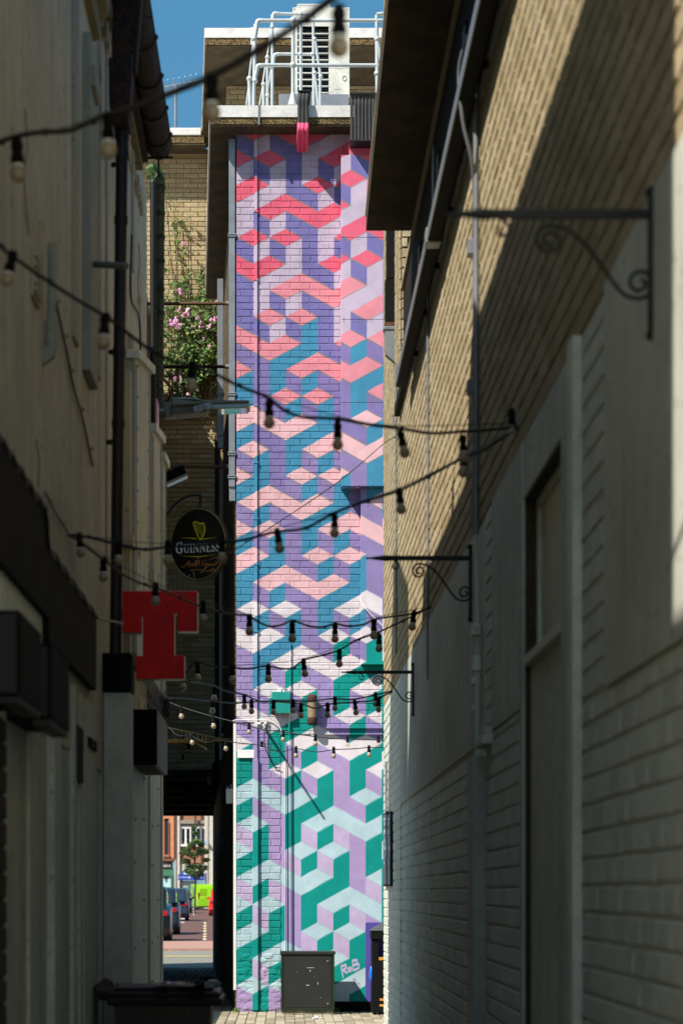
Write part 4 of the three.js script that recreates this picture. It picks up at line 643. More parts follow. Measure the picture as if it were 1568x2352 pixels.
// two black shutter housings over the lower front
for (const [x0, x1, label] of [[47, 96, 'black roller shutter box at the left edge of the picture, nearer of two'], [118, 160, 'black roller shutter box below the dark fascia, farther of two']]) {
  const X = -0.70, z0 = X * F / (x0 - VX), z1 = X * F / (x1 - VX), t = thing('shutter_box', label, 'shutter box', null, [X - 0.15, H + 0.52, -(z0 + z1) / 2]);
  mesh('housing', new RoundedBoxGeometry(0.32, 0.228, z1 - z0, 2, 0.008).translate(-0.01, 0.114, 0), M.black, t);
  mesh('end_plate', new RoundedBoxGeometry(0.3, 0.21, 0.006, 1, 0.002).translate(-0.01, 0.112, (z1 - z0) / 2 + 0.003), M.iron, t);
  mesh('slot', new THREE.BoxGeometry(0.05, 0.02, z1 - z0 - 0.02).translate(0.12, -0.008, 0), M.iron, t);
}
{
  const t = thing('brick_jamb', 'dark brick jamb at the lower left edge of the picture', 'wall'); seed = 9;
  const X = -0.80, z0 = 4.2, z1 = zL(18, X); mesh('core', box(-1.5, X - 0.01, 0, H + 0.5, z0, z1), M.mortarDark, t);
  lay(t, 'brick', 'brickwork', { regions: [[z0, z1, 0, H + 0.5]], basis: new THREE.Matrix4().makeBasis(V(0, 0, -1), V(0, 1, 0), V(1, 0, 0)).setPosition(X - 0.01, 0, 0), mats: [mat('#3a2d26', 0.9, { map: T.tan }), mat('#44342a', 0.9, { map: T.tan })], max: 120 });
}
// red letter sign
{
  const Z = 12.2, q = Z / F, t = thing('letter_sign', 'red projecting letter T sign with bird spikes on its top', 'sign'), X = (x) => Xp(x, Z), Y = (y) => Yp(y, Z), d = 0.10;
  const T2 = [[281, 1357], [454, 1357], [454, 1450], [402, 1450], [402, 1506], [425, 1506], [425, 1560], [312, 1560], [312, 1506], [328, 1506], [328, 1450], [281, 1450]].map(([x, y]) => [x, y]);
  const out = [[281, 1357], [454, 1357], [454, 1450], [408, 1450], [408, 1408], [401, 1408], [401, 1506], [424, 1506], [424, 1560], [312, 1560], [312, 1507], [328, 1507], [328, 1412], [325, 1412], [325, 1453], [281, 1453]];
  const L = out.map(([x, y]) => [X(x), Y(y)]);
  mesh('letter_return', prismZ(L, Z + 0.004, Z + d), mat('#a9a6a2', 0.35, { metalness: 0.4 }), t);
  const cx = X(367), cy = Y(1458), I = L.map(([x, y]) => [cx + (x - cx) * 0.992, cy + (y - cy) * 0.994]);
  mesh('letter_face', prismZ(I, Z - 0.004, Z + 0.02, 0.003), new THREE.MeshPhysicalMaterial({ color: new THREE.Color('#e81014'), roughness: 0.45, specularIntensity: 0.5, map: T.mottle }), t);
  mesh('arm', [box(-0.84, X(300), Y(1420), Y(1400), Z + 0.03, Z + 0.06), box(-0.84, X(320), Y(1540), Y(1525), Z + 0.03, Z + 0.06)], M.iron, t);
  const sp = [], ft = []; for (let i = 0; i < 15; i++) { const x = 284 + i * 11.7; sp.push(rod(P(x, 1358, Z + 0.05), P(x + rrr(i), 1358 - 38 - (i * 7 % 9), Z + 0.05 + (i % 3 - 1) * 0.02), 0.0019, 0.0019, 5)); ft.push(box(X(x) - 0.004, X(x) + 0.004, Y(1358), Y(1354), Z + 0.04, Z + 0.06)); }
  function rrr(i) { return ((i * 13) % 7) - 3; }
  mesh('bird_spike', sp, M.galv, t); mesh('spike_foot', ft, M.white, t);
}
// oval pub sign on a curved arm
{
  const Z = 16.4, t = thing('pub_sign', 'oval black GUINNESS pub sign with gold harp on a curved arm', 'sign', null, P(455, 1250, Z).toArray()), k = Z / F;
  const cv = document.createElement('canvas'); cv.width = 512; cv.height = 640; const c = cv.getContext('2d');
  c.fillStyle = '#0c0c0b'; c.fillRect(0, 0, 512, 640);
  c.fillStyle = '#efe318'; c.strokeStyle = '#efe318'; c.lineWidth = 5; c.lineCap = 'round';
  c.beginPath(); c.moveTo(70, 252); c.lineTo(240, 262); c.lineTo(240, 272); c.closePath(); c.fill(); c.beginPath(); c.moveTo(300, 272); c.lineTo(452, 262); c.lineTo(300, 281); c.closePath(); c.fill();
  c.beginPath(); c.moveTo(70, 420); c.lineTo(260, 432); c.lineTo(450, 420); c.lineTo(260, 441); c.closePath(); c.fill();
  // harp
  c.lineWidth = 11; c.beginPath(); c.moveTo(214, 120); c.quadraticCurveTo(236, 108, 256, 122); c.quadraticCurveTo(280, 138, 306, 126); c.stroke();
  c.lineWidth = 13; c.beginPath(); c.moveTo(306, 128); c.bezierCurveTo(330, 170, 326, 236, 276, 280); c.stroke();
  c.lineWidth = 10; c.beginPath(); c.moveTo(212, 122); c.bezierCurveTo(230, 180, 246, 230, 276, 282); c.stroke();
  c.lineWidth = 3.2; for (let i = 0; i < 7; i++) { c.beginPath(); c.moveTo(230 + i * 11, 128 + (i % 2)); c.lineTo(238 + i * 10.5, 188 + i * 12); c.stroke(); }
  // name
  c.fillStyle = '#f2f3f4'; c.textBaseline = 'alphabetic'; c.font = 'bold 128px serif'; const G = c.measureText('G').width; c.font = 'bold 98px serif'; const U = c.measureText('UINNESS').width, sc = 432 / (G + U);
  c.save(); c.translate(40, 400); c.scale(sc, 1.15); c.font = 'bold 128px serif'; c.fillText('G', 0, 0); c.font = 'bold 98px serif'; c.fillText('UINNESS', G, -4); c.restore();
  // signature
  c.strokeStyle = '#dd9448'; c.lineWidth = 5; const sg = (p) => { c.beginPath(); c.moveTo(...p[0]); for (let i = 1; i + 1 < p.length; i += 2) c.quadraticCurveTo(...p[i], ...p[i + 1]); c.stroke(); };
  sg([[96, 520], [130, 535], [152, 490], [190, 440], [166, 520], [180, 530], [200, 500], [214, 484], [206, 520], [226, 500], [232, 486]]); sg([[150, 505], [185, 495], [205, 500]]); sg([[226, 520], [250, 470], [262, 440], [240, 500], [236, 525], [258, 490], [272, 484], [262, 520], [280, 520]]); sg([[222, 478], [250, 472], [276, 474]]);
  sg([[330, 470], [296, 470], [300, 510], [330, 520], [334, 490], [330, 560], [296, 580], [270, 590], [300, 560], [350, 540], [352, 500]]); sg([[350, 496], [344, 525], [360, 520], [370, 494], [368, 525], [384, 490], [392, 525], [404, 492], [412, 525], [424, 500], [430, 480], [420, 525], [440, 500], [452, 470], [460, 440], [400, 450], [360, 470]]); sg([[180, 560], [240, 545], [300, 560], [360, 590], [420, 560], [400, 540], [360, 570], [300, 575]]);
  const tx = new THREE.CanvasTexture(cv); tx.colorSpace = THREE.SRGBColorSpace; tx.anisotropy = 8;
  const tilt = 0.28, rx = 66 * k / Math.cos(tilt), ry = 84 * k, body = new THREE.Group(); body.name = 'sign_body'; body.rotation.y = -tilt; t.add(body);
  const disc = (r, h, z, b) => { const g = new THREE.CylinderGeometry(1, 1, h, 56, 1); g.rotateX(Math.PI / 2); g.scale(rx * r, ry * r, 1); g.translate(0, 0, z); return plain(g); };
  mesh('case', disc(1.0, 0.07, -0.035), M.black, body);
  const torus = new THREE.TorusGeometry(1, 0.018, 8, 64); torus.scale(rx * 0.965, ry * 0.965, 0.45); torus.translate(0, 0, 0.0); mesh('rim', torus, mat('#a39a62', 0.3, { metalness: 0.5 }), body);
  const face = new THREE.CircleGeometry(1, 56); face.scale(rx * 0.95, ry * 0.95, 1); face.translate(0, 0, 0.004); mesh('face', face, new THREE.MeshPhysicalMaterial({ map: tx, roughness: 0.25, clearcoat: 0.6, clearcoatRoughness: 0.1 }), body);
  const q = (x, y, d = 0) => P(x, y, Z + d).sub(t.position);
  mesh('arm', tube([q(374, 1212), q(386, 1180), q(410, 1152), q(436, 1139), q(462, 1136.5)], 0.010, 40), M.iron, t);
  mesh('hanger', [box(0, 0.02, 0, 26 * k, -0.01, 0.01).translate(...q(457, 1164).toArray()), box(0, 24 * k, 0, 3 * k, -0.008, 0.008).translate(...q(438, 1139).toArray())], M.iron, t);
}
// thin edge-on panel sign, floodlight, lantern on the left
{
  const Z = 15.0, t = thing('panel_sign', 'narrow edge-on panel sign with pink edge on the grey metal pier', 'sign');
  mesh('case', box(Xp(347, Z), Xp(356.5, Z), Yp(1092, Z), Yp(932, Z), Z - 0.3, Z - 0.05, 0.006), M.black, t);
  mesh('edge_strip', box(Xp(357, Z - 0.3), Xp(361, Z - 0.3), Yp(1087, Z), Yp(937, Z), Z - 0.29, Z - 0.07, 0.003), mat('#d59ab2', 0.4), t);
}
{
  const Z = 16.6, t = thing('floodlight', 'tilted black floodlight on the end of the stepped grey pier', 'floodlight', null, P(383, 1105, Z).toArray()), k = Z / F;
  const b = new THREE.Group(); b.name = 'head'; b.rotation.z = 0.42; t.add(b);
  mesh('housing', [new RoundedBoxGeometry(54 * k, 22 * k, 0.12, 2, 0.008).translate(22 * k, 6 * k, 0)], M.black, b);
  mesh('lens', new RoundedBoxGeometry(52 * k, 6 * k, 0.11, 1, 0.004).translate(22 * k, -8 * k, 0), mat('#8f948f', 0.2), b);
  mesh('fin', [0, 1, 2, 3, 4].map((i) => new THREE.BoxGeometry(2 * k, 8 * k, 0.1).translate((6 + i * 9) * k, 20 * k, 0)), M.iron, b);
  mesh('bracket', rod(V(-14 * k, 4 * k, 0), V(6 * k, 4 * k, 0), 0.012), M.iron, t);
}
{
  const Z = 16.2, k = Z / F, t = thing('street_lantern', 'grey street lantern with flat head reaching out from the left wall', 'street lamp', null, P(362, 945, Z).toArray());
  const q = (x, y) => [(x - 362) * k, (945 - y) * k];
  const sh = (pts, d, b = 0.008) => prismZ(pts.map(([x, y]) => q(x, y)), -d, d, b);
  mesh('wall_arm', rod(V(-0.05, -0.0, 0), V(40 * k, 0.004, 0), 0.016), M.galv, t);
  mesh('neck', [sh([[378, 928], [404, 927], [404, 959], [380, 962]], 0.05)], mat('#76776c', 0.6), t);
  mesh('canopy', [sh([[395, 925], [398, 920], [446, 919.5], [462, 924], [478, 927], [566, 925.5], [573, 927], [572, 932], [476, 935], [460, 936], [396, 939]], 0.11, 0.012)], mat('#7f8174', 0.5, { map: T.mottle }), t);
  mesh('gear_tray', [sh([[395, 938.5], [460, 935.5], [482, 938], [476, 952], [452, 954], [396, 959]], 0.09)], mat('#57574a', 0.6), t);
  mesh('lens', [sh([[478, 935], [572, 931.5], [574, 938], [568, 944], [500, 946], [484, 944]], 0.10)], new THREE.MeshPhysicalMaterial({ color: new THREE.Color('#7d9493'), roughness: 0.12, clearcoat: 1 }), t);
  seed = 4; const rag = new THREE.PlaneGeometry(44 * k, 15 * k, 8, 4); { const p = rag.attributes.position; for (let i = 0; i < p.count; i++) p.setZ(i, rr(-0.015, 0.015)); rag.computeVertexNormals(); } rag.rotateZ(0.28); rag.translate((468 - 362) * k, (945 - 944) * k, 0.13); mesh('torn_film', rag, mat('#8b8d93', 0.25, { side: THREE.DoubleSide }), t);
}
// black planter box with spikes and dry stalks
{
  const Z0 = 13.06, Z1 = 14.2, X1 = Xp(361, Z0), X0 = -0.83, y1 = Yp(1629, Z0), y0 = Yp(1757, Z0), t = thing('planter_box', 'black metal planter box with bird spikes fixed above the riveted grey sheets', 'planter');
  mesh('front', [box(X0, X1, y0, y1, Z0, Z0 + 0.02, 0.003)], M.black, t);
  mesh('side', [box(X1 - 0.02, X1, y0, y1, Z0 + 0.02, Z1, 0.003)], mat('#35353a', 0.5), t);
  mesh('base', [box(X0, X1 - 0.02, y0, y0 + 0.03, Z0 + 0.02, Z1)], M.black, t);
  mesh('soil', [box(X0, X1 - 0.021, y1 - 0.06, y1 - 0.04, Z0 + 0.021, Z1)], mat('#241d16', 1), t);
  seed = 14; const sp = [], ft = []; for (let i = 0; i < 34; i++) { const z = Z0 + 0.05 + i * 0.032, a = rr(-0.9, 0.9), b = V(X1 - 0.02, y1, -z); sp.push(rod(b, b.clone().add(V(Math.sin(a) * 0.12 - 0.02, 0.13 * Math.cos(a) + 0.02, rr(-0.02, 0.02))), 0.0018, 0.0018, 5)); if (i % 3 === 0) ft.push(box(X1 - 0.03, X1 - 0.01, y1, y1 + 0.012, z, z + 0.05, 0.003)); }
  mesh('bird_spike', sp, M.galv, t); mesh('spike_strip', ft, M.galv, t);
  const dry = []; for (let i = 0; i < 14; i++) { const p = V(rr(X0, X1 - 0.04), y1 - 0.04, -rr(Z0 + 0.1, Z1)); dry.push(rod(p, p.clone().add(V(rr(-0.05, 0.05), rr(0.06, 0.2), rr(-0.05, 0.05))), 0.002, 0.001, 4)); } mesh('dry_stalk', dry, mat('#7a6a4a', 0.9), t);
}
{
  const Z = 15.6, t = thing('wall_lamp', 'dark drum wall light under the red letter sign', 'wall lamp', null, P(379, 1620, Z).toArray()), k = Z / F;
  mesh('drum', rod(V(0, -28 * k, 0), V(0, 14 * k, 0), 10 * k, 12 * k, 16), M.black, t); mesh('rim', rod(V(0, 13 * k, 0), V(0, 16 * k, 0), 13 * k, 13 * k, 16), M.galv, t); mesh('mounting', box(-24 * k, -8 * k, -6 * k, 4 * k, -0.02, 0.02), M.iron, t);
}
// brown wheelie bin with papers on the lid
{
  const Z = 10.35, k = Z / F, t = thing('wheelie_bin', 'dark brown wheelie bin with papers on its lid in the left foreground', 'wheelie bin', null, [Xp(368, Z), 0, -Z - 0.25]), br = mat('#2a1c14', 0.42, { ...bump(T.grain, 0.002) });
  const X = (x) => (x - 368) * k, Y = (y) => Yp(y, Z), W = 0.5;
  // body tapers to the foot
  const bodyTop = Y(2308), tw = X(485), bw = X(460), lw = X(262), g = new THREE.BoxGeometry(1, 1, 1, 1, 4, 1), p = g.attributes.position;
  for (let i = 0; i < p.count; i++) { const f = p.getY(i) + 0.5; p.setXYZ(i, p.getX(i) > 0 ? bw + (tw - bw) * f : lw + 0.05 * (1 - f), 0.06 + f * (bodyTop - 0.06), p.getZ(i) * (0.38 + 0.1 * f)); }
  g.computeVertexNormals(); mesh('body', uvm(g), br, t);
  mesh('rim', [new RoundedBoxGeometry(X(511) - X(246), Y(2292) - Y(2310), W + 0.04, 2, 0.012).translate((X(511) + X(246)) / 2, (Y(2292) + Y(2310)) / 2, 0)], br, t);
  const lid = mesh('lid', [new RoundedBoxGeometry(X(504) - X(240), Y(2278) - Y(2294), W + 0.01, 2, 0.014).translate((X(504) + X(240)) / 2, (Y(2278) + Y(2294)) / 2, 0), new RoundedBoxGeometry(X(488) - X(258), Y(2268) - Y(2280), W - 0.06, 3, 0.012).translate((X(488) + X(258)) / 2, (Y(2268) + Y(2280)) / 2, 0)], br, t);
  mesh('handle', [rod(V(X(226), Y(2272), -W * 0.42), V(X(226), Y(2272), W * 0.42), 0.024, 0.024, 14), ...[-0.4, 0, 0.4].map((f) => prismZ([[X(218), Y(2262)], [X(240), Y(2258)], [X(262), Y(2272)], [X(262), Y(2304)], [X(240), Y(2300)], [X(222), Y(2290)]], -(f * W) - 0.025, -(f * W) + 0.025, 0.005))], br, lid);
  mesh('hinge', [new RoundedBoxGeometry(0.045, 0.045, W, 2, 0.01).translate(X(238), Y(2286), 0), prismZ([[X(226), Y(2258)], [X(240), Y(2246)], [X(254), Y(2252)], [X(262), Y(2262)], [X(240), Y(2266)]], -0.2, -0.12, 0.006)], br, lid);
  for (const s of [-1, 1]) { const w = mesh('wheel', rod(V(X(262) + 0.02, 0.1, s * 0.2), V(X(262) + 0.02, 0.1, s * 0.245), 0.1, 0.1, 20), M.rubber, t); }
}
{
  const Z = 10.3, k = Z / F, yl = Yp(2267, Z), t = thing('papers', 'crumpled colourful leaflets lying on the brown wheelie bin lid', 'papers', null, [Xp(400, Z), yl, -Z - 0.2]); seed = 23;
  for (const [x, z, w, d, col, r] of [[-34, 0.1, 34, 0.14, '#c9939f', 0.3], [-8, 0.0, 60, 0.2, '#35508f', 0.05], [22, 0.08, 34, 0.12, '#b59a62', -0.25], [40, 0.05, 22, 0.13, '#d3dde6', 0.5], [52, 0.15, 40, 0.12, '#8d8d88', 0.1]]) {
    const g = new THREE.PlaneGeometry(w * k, d, 6, 4); g.rotateX(-Math.PI / 2); const p = g.attributes.position; for (let i = 0; i < p.count; i++) p.setY(i, 0.006 + Math.abs(p.getX(i)) * 0.12 + rr(0, 0.008)); g.computeVertexNormals(); g.rotateY(r); g.translate(x * k, 0, z); mesh('leaflet', g, mat(col, 0.35, { side: THREE.DoubleSide }), t);
  }
}
{
  const Z = 10.3, k = Z / F, yl = Yp(2269, Z), t = thing('bottle_and_tray', 'glossy black tray and clear bottle lying at the front end of the bin lid', 'rubbish', null, [Xp(460, Z), yl, -Z - 0.15]);
  mesh('tray', [new RoundedBoxGeometry(26 * k, 14 * k, 0.14, 2, 0.008).translate(-4 * k, 8 * k, 0.06), new RoundedBoxGeometry(30 * k, 10 * k, 0.12, 2, 0.008).translate(10 * k, 18 * k, -0.1)], M.black, t);
  mesh('bottle', [rod(V(14 * k, 6 * k, 0.05), V(34 * k, 6 * k, 0.0), 0.018, 0.018, 14), rod(V(34 * k, 6 * k, 0), V(42 * k, 6 * k, -0.02), 0.018, 0.008, 14)], new THREE.MeshPhysicalMaterial({ color: 0xd8e6ee, roughness: 0.08, transmission: 0.8, thickness: 0 }), t);
}
// ---------------------------------------------------------------- rear building over the passage
const rear = thing('rear_building', 'tan brick building with white copings behind the mural and over the passage', 'building');
const PZ = 37.5, TZ = 34.7;
{
  const yCeil = Yp(1786, PZ), xl = Xp(520, TZ);
  const foot = new THREE.Shape([[xl + 0.002, TZ + 0.012], [2.7, TZ + 0.012], [2.7, 44.3], [xl - 0.42, 44.3]].map(([x, z]) => new THREE.Vector2(x, z)));
  const g = new THREE.ExtrudeGeometry(foot, { depth: 13 - 8.6, bevelEnabled: false }); g.rotateX(-Math.PI / 2); g.translate(0, 8.6, 0);
  mesh('tower_core', uvm(g), M.mortar, rear);
  mesh('core', [box(-5, -0.95, yCeil, 12.9, PZ + 0.012, 44.3)], M.mortar, rear);
  seed = 41;
  lay(rear, 'brick', 'brickwork', { regions: [[-2.3, -1.02, yCeil + 0.1, 12.75]], basis: basisFront(PZ), mats: M.tan, joint: 0.009, proud: 0.006, max: 220, rank: (q) => Math.abs(q.v - 10.5), keep: (q) => !(q.u > Xp(408, PZ) && q.u < Xp(492, PZ) && q.v > Yp(945, PZ) && q.v < Yp(850, PZ)) });
  lay(rear, 'tower_brick', 'tower_brickwork', { regions: [[xl, 1.35, 9.9, 12.95]], basis: basisFront(TZ), mats: M.tan, joint: 0.009, proud: 0.006, max: 110, rank: (q) => Math.abs(q.u + 0.4) });
  const slab = (x0, x1, xb, Z0, Z1, y0, y1, out) => { const s = new THREE.Shape([[x0 - out, Z0 - out], [x1, Z0 - out], [x1, Z1], [xb - out, Z1]].map(([x, z]) => new THREE.Vector2(x, z))); const q = new THREE.ExtrudeGeometry(s, { depth: y1 - y0, bevelEnabled: false }); q.rotateX(-Math.PI / 2); q.translate(0, y0, 0); return uvm(q); };
  const Zt = 33.1, xt = Xp(472, Zt), yt = [103, 87, 65].map((y) => Yp(y, Zt)), xb = -1.29;
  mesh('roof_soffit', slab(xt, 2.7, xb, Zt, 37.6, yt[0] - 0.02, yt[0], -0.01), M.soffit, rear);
  mesh('roof_edge', slab(xt, 2.7, xb, Zt, 37.6, yt[0], yt[1], 0), M.aggregate, rear);
  mesh('coping', slab(xt, 2.7, xb, Zt, 37.6, yt[1], yt[2], 0.015), M.coping, rear);
  mesh('coping_joint', [box(Xp(579, Zt) - 0.02, Xp(579, Zt) + 0.02, yt[1] - 0.1, yt[2] + 0.004, Zt - 0.03, Zt - 0.014)], M.coping, rear);
  const Zp = 37.05, yp = [328, 311, 294].map((y) => Yp(y, Zp));
  mesh('roof_soffit', [box(-5, -1.22, yp[0] - 0.03, yp[0], Zp + 0.01, 44)], M.soffit, rear);
  mesh('roof_edge', [box(-5, -1.245, yp[0], yp[1], Zp, 44)], M.aggregate, rear);
  mesh('coping', [box(-5, Xp(462, Zp), yp[1], yp[2], Zp - 0.02, 44, 0.01)], M.coping, rear);
  // window half hidden by the climber
  const win = new THREE.Group(); win.name = 'window'; rear.add(win);
  const X = (x) => Xp(x, PZ), Y = (y) => Yp(y, PZ), Z = PZ;
  mesh('frame', [box(X(410), X(420), Y(945), Y(852), Z - 0.01, Z + 0.06), box(X(478), X(488), Y(945), Y(852), Z - 0.01, Z + 0.06), box(X(420), X(478), Y(862), Y(852), Z - 0.01, Z + 0.06), box(X(445), X(450), Y(945), Y(862), Z, Z + 0.06)], mat('#b9ae98', 0.7), win);
  mesh('pane', [box(X(418), X(480), Y(945), Y(858), Z + 0.04, Z + 0.05)], M.glass, win);
  mesh('lintel', [box(X(404), X(494), Y(852), Y(842), Z - 0.03, Z + 0.05)], M.concreteDark, rear);
  mesh('sill', [box(X(404), X(494), Y(952), Y(945), Z - 0.06, Z + 0.05)], M.concreteDark, rear);
  // dark beams of the passage ceiling
  const bm = mat('#2f2a24', 0.95, { map: T.stain });
  [[37.4, 0.0, 0.24], [38.9, -0.10, 0.2], [40.3, -0.16, 0.2], [41.7, -0.24, 0.22], [43.0, -0.30, 0.24]].forEach(([z, dy, w]) => mesh('ceiling_beam', box(-3.2, -1.0 - (z - PZ) * 0.03, yCeil + dy - 0.03, yCeil + 0.12, z, z + w, 0.01), bm, rear));
  mesh('lintel_beam', box(-4, -1.2, Yp(1873, 44), yCeil + 0.1, 43.9, 44.3), bm, rear);
  mesh('ceiling_pipe', [rod(V(-2.6, yCeil - 0.14, -38.2), V(-1.05, yCeil - 0.1, -38.3), 0.03), rod(V(-1.12, yCeil - 0.02, -36), V(-1.35, yCeil - 0.1, -43.5), 0.04)], M.rustRod, rear);
  mesh('alarm_box', box(Xp(487, 36), Xp(503, 36), Yp(1782, 36), Yp(1752, 36), 36, 36.2, 0.01), M.black, rear);
  mesh('pipe', rod(P(500, 1760, 36.5), P(500, 1000, 36.5), 0.045), M.blackPipe, rear);
}
{
  const t = thing('yard_building', 'dark brick building with a flat roof standing left of the passage', 'building');
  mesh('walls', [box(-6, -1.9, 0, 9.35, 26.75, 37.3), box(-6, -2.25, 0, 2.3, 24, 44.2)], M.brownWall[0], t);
  mesh('parapet', [box(-6, -1.86, 9.35, 9.45, 26.7, 37.3, 0.02)], M.coping, t);
}
// television aerial
{
  const Z = 37.8, q = (x, y) => P(x, y, Z), t = thing('tv_aerial', 'television aerial on a pole above the white coping', 'aerial');
  mesh('mast', [rod(q(403, 300), q(403.5, 192), 0.022), box(Xp(400, Z), Xp(409, Z), Yp(211, Z), Yp(192, Z), Z - 0.04, Z + 0.04, 0.01)], M.galv, t);
  mesh('boom', [rod(q(340, 208), q(466, 183), 0.014), rod(q(340, 215), q(404, 204), 0.011)], M.galv, t);
  mesh('element', [...Array(9).keys()].map((i) => rod(q(352 + i * 13, 205.5 - i * 2.7).add(V(-0.03, 0.05, 0.14)), q(352 + i * 13, 205.5 - i * 2.7).add(V(0.03, -0.05, -0.14)), 0.006)), M.galv, t);
  mesh('cable', tube([q(406, 204), q(420, 204), q(434, 198), q(437, 190)], 0.008), M.cable, t);
}
// rusty tie bars between the buildings
[[360, 527, 697, 29.5, 'rusty horizontal bar between the buildings in front of the flowering climber, topmost of three'], [360, 526, 842, 29.3, 'dark horizontal bar between the buildings just below the flowers, middle of three'], [372, 528, 1072, 29.1, 'pale rusty horizontal bar between the buildings above the pub sign, lowest of three']].forEach(([x0, x1, y, Z, label], i) => {
  const t = thing('tie_bar', label, 'bar'); mesh('rod', rod(P(x0 - 60, y + 1, Z), P(x1, y, Z), 0.020, 0.020, 14), i === 1 ? M.rustBlack : M.rustRod, t); mesh('end_collar', rod(P(x1 - 8, y, Z), P(x1, y, Z), 0.027, 0.027, 14), M.galv, t);
});
// climbing shrub with pink flowers on the rear wall
{
  const t = thing('flowering_climber', 'leafy climbing shrub with pink flower clusters on the sunlit tan wall', 'shrub'); seed = 1234;
  const wallZ = PZ - 0.02, at = (x, y, d) => P(x, y, wallZ - d);
  const stems = []; const tips = [];
  for (let i = 0; i < 30; i++) {
    const x0 = rr(365, 480), up = i < 6, x1 = up ? rr(376, 425) : rr(372, 505), y1 = up ? rr(455, 620) : rr(640, 840), d = rr(0.05, 0.5);
    const a = at(x0, 960, 0.1), b = at((x0 + x1) / 2 + rr(-15, 15), (900 + y1) / 2, d * 0.7), c = at(x1, y1, d); stems.push(tube([a, b, c], up ? 0.006 : 0.009, 14, 5)); tips.push([x1, y1, d, up]);
    for (let k = 0; k < 3; k++) { const f = rr(0.4, 1), bx = x0 + (x1 - x0) * f, by = 960 + (y1 - 960) * f, ex = bx + rr(-35, 38), ey = by + rr(-40, 20); stems.push(tube([at(bx, by, d), at(ex, ey, d + 0.1)], 0.004, 4, 4)); tips.push([ex, ey, d + 0.1, up]); }
  }
  mesh('stem', stems, M.stem, t);
  const leaf = (s) => { const pos = [0, 0, 0, s * 0.26, s * 0.35, 0.12 * s, 0, s, 0, 0, 0, 0, 0, s, 0, -s * 0.26, s * 0.35, 0.12 * s]; const g = new THREE.BufferGeometry(); g.setAttribute('position', new THREE.Float32BufferAttribute(pos, 3)); g.computeVertexNormals(); return plain(g); };
  const sets = M.leafs.map(() => []), base = [0.06, 0.085, 0.11].map(leaf);
  const put = (x, y, d, i) => { const g = base[(rnd() * 3) | 0].clone(); g.rotateZ(rr(-2.6, 2.6)); g.rotateX(rr(-1.2, 0.6)); g.rotateY(rr(-1.3, 1.3)); const p = at(x, y, Math.max(0.02, d)); g.translate(p.x, p.y, p.z); sets[i].push(g); };
  for (const [x, y, d, up] of tips) for (let k = 0; k < (up ? 6 : 16); k++) put(x + rr(-14, 14) * (up ? 0.7 : 1.2), y + rr(-16, 22), d + rr(-0.1, 0.1), up ? (rnd() < 0.5 ? 3 : 1) : (rnd() * 4) | 0);
  for (let i = 0; i < 1150; i++) { const x = rr(362, 500), y = 615 + 300 * Math.pow(rnd(), 0.9), n = vnoise(x / 16, y / 16, 1000, 5); if (n < 0.42 || y > 860 && x > 420 && n < 0.7) continue; put(x, y, rr(0.02, 0.5), (rnd() * 3) | 0); }
  sets.forEach((s, i) => { const m = mesh('foliage', s, M.leafs[i], t); m.userData.kind = 'stuff'; });
  const lobe = (c, r) => { const g = new THREE.IcosahedronGeometry(r, 1); const p = g.attributes.position; for (let i = 0; i < p.count; i++) { const h = 0.75 + 0.5 * hash(Math.round(p.getX(i) * 900), Math.round(p.getY(i) * 900), 3); p.setXYZ(i, p.getX(i) * h, p.getY(i) * h, p.getZ(i) * h); } g.computeVertexNormals(); g.translate(c.x, c.y, c.z); return plain(g); };
  const petals = [mat('#dfa3c8', 0.8), mat('#cf8bb8', 0.8), mat('#e8b6d4', 0.8)];
  [[405, 736, 9], [396, 742, 9], [410, 748, 10], [421, 724, 7], [412, 712, 6], [433, 715, 8], [430, 722, 7], [414, 671, 8], [456, 738, 8], [462, 745, 8], [454, 730, 5], [484, 666, 9], [492, 664, 8], [480, 672, 8], [497, 670, 7], [486, 740, 9], [494, 735, 8], [480, 752, 6], [374, 553, 8], [422, 561, 6], [497, 695, 6], [480, 795, 6], [468, 778, 4], [380, 700, 6], [442, 750, 4], [385, 905, 5], [432, 905, 5], [452, 762, 4], [402, 870, 5]].forEach(([x, y, r], i) => {
    const g = []; for (let k = 0; k < 9; k++) g.push(lobe(at(x + rr(-r, r) * 0.55, y + rr(-r, r) * 0.75, 0.5 + rr(-0.06, 0.06)), r * 0.34 * PZ / F)); mesh('blossom', g, petals[i % 3], t);
  });
}
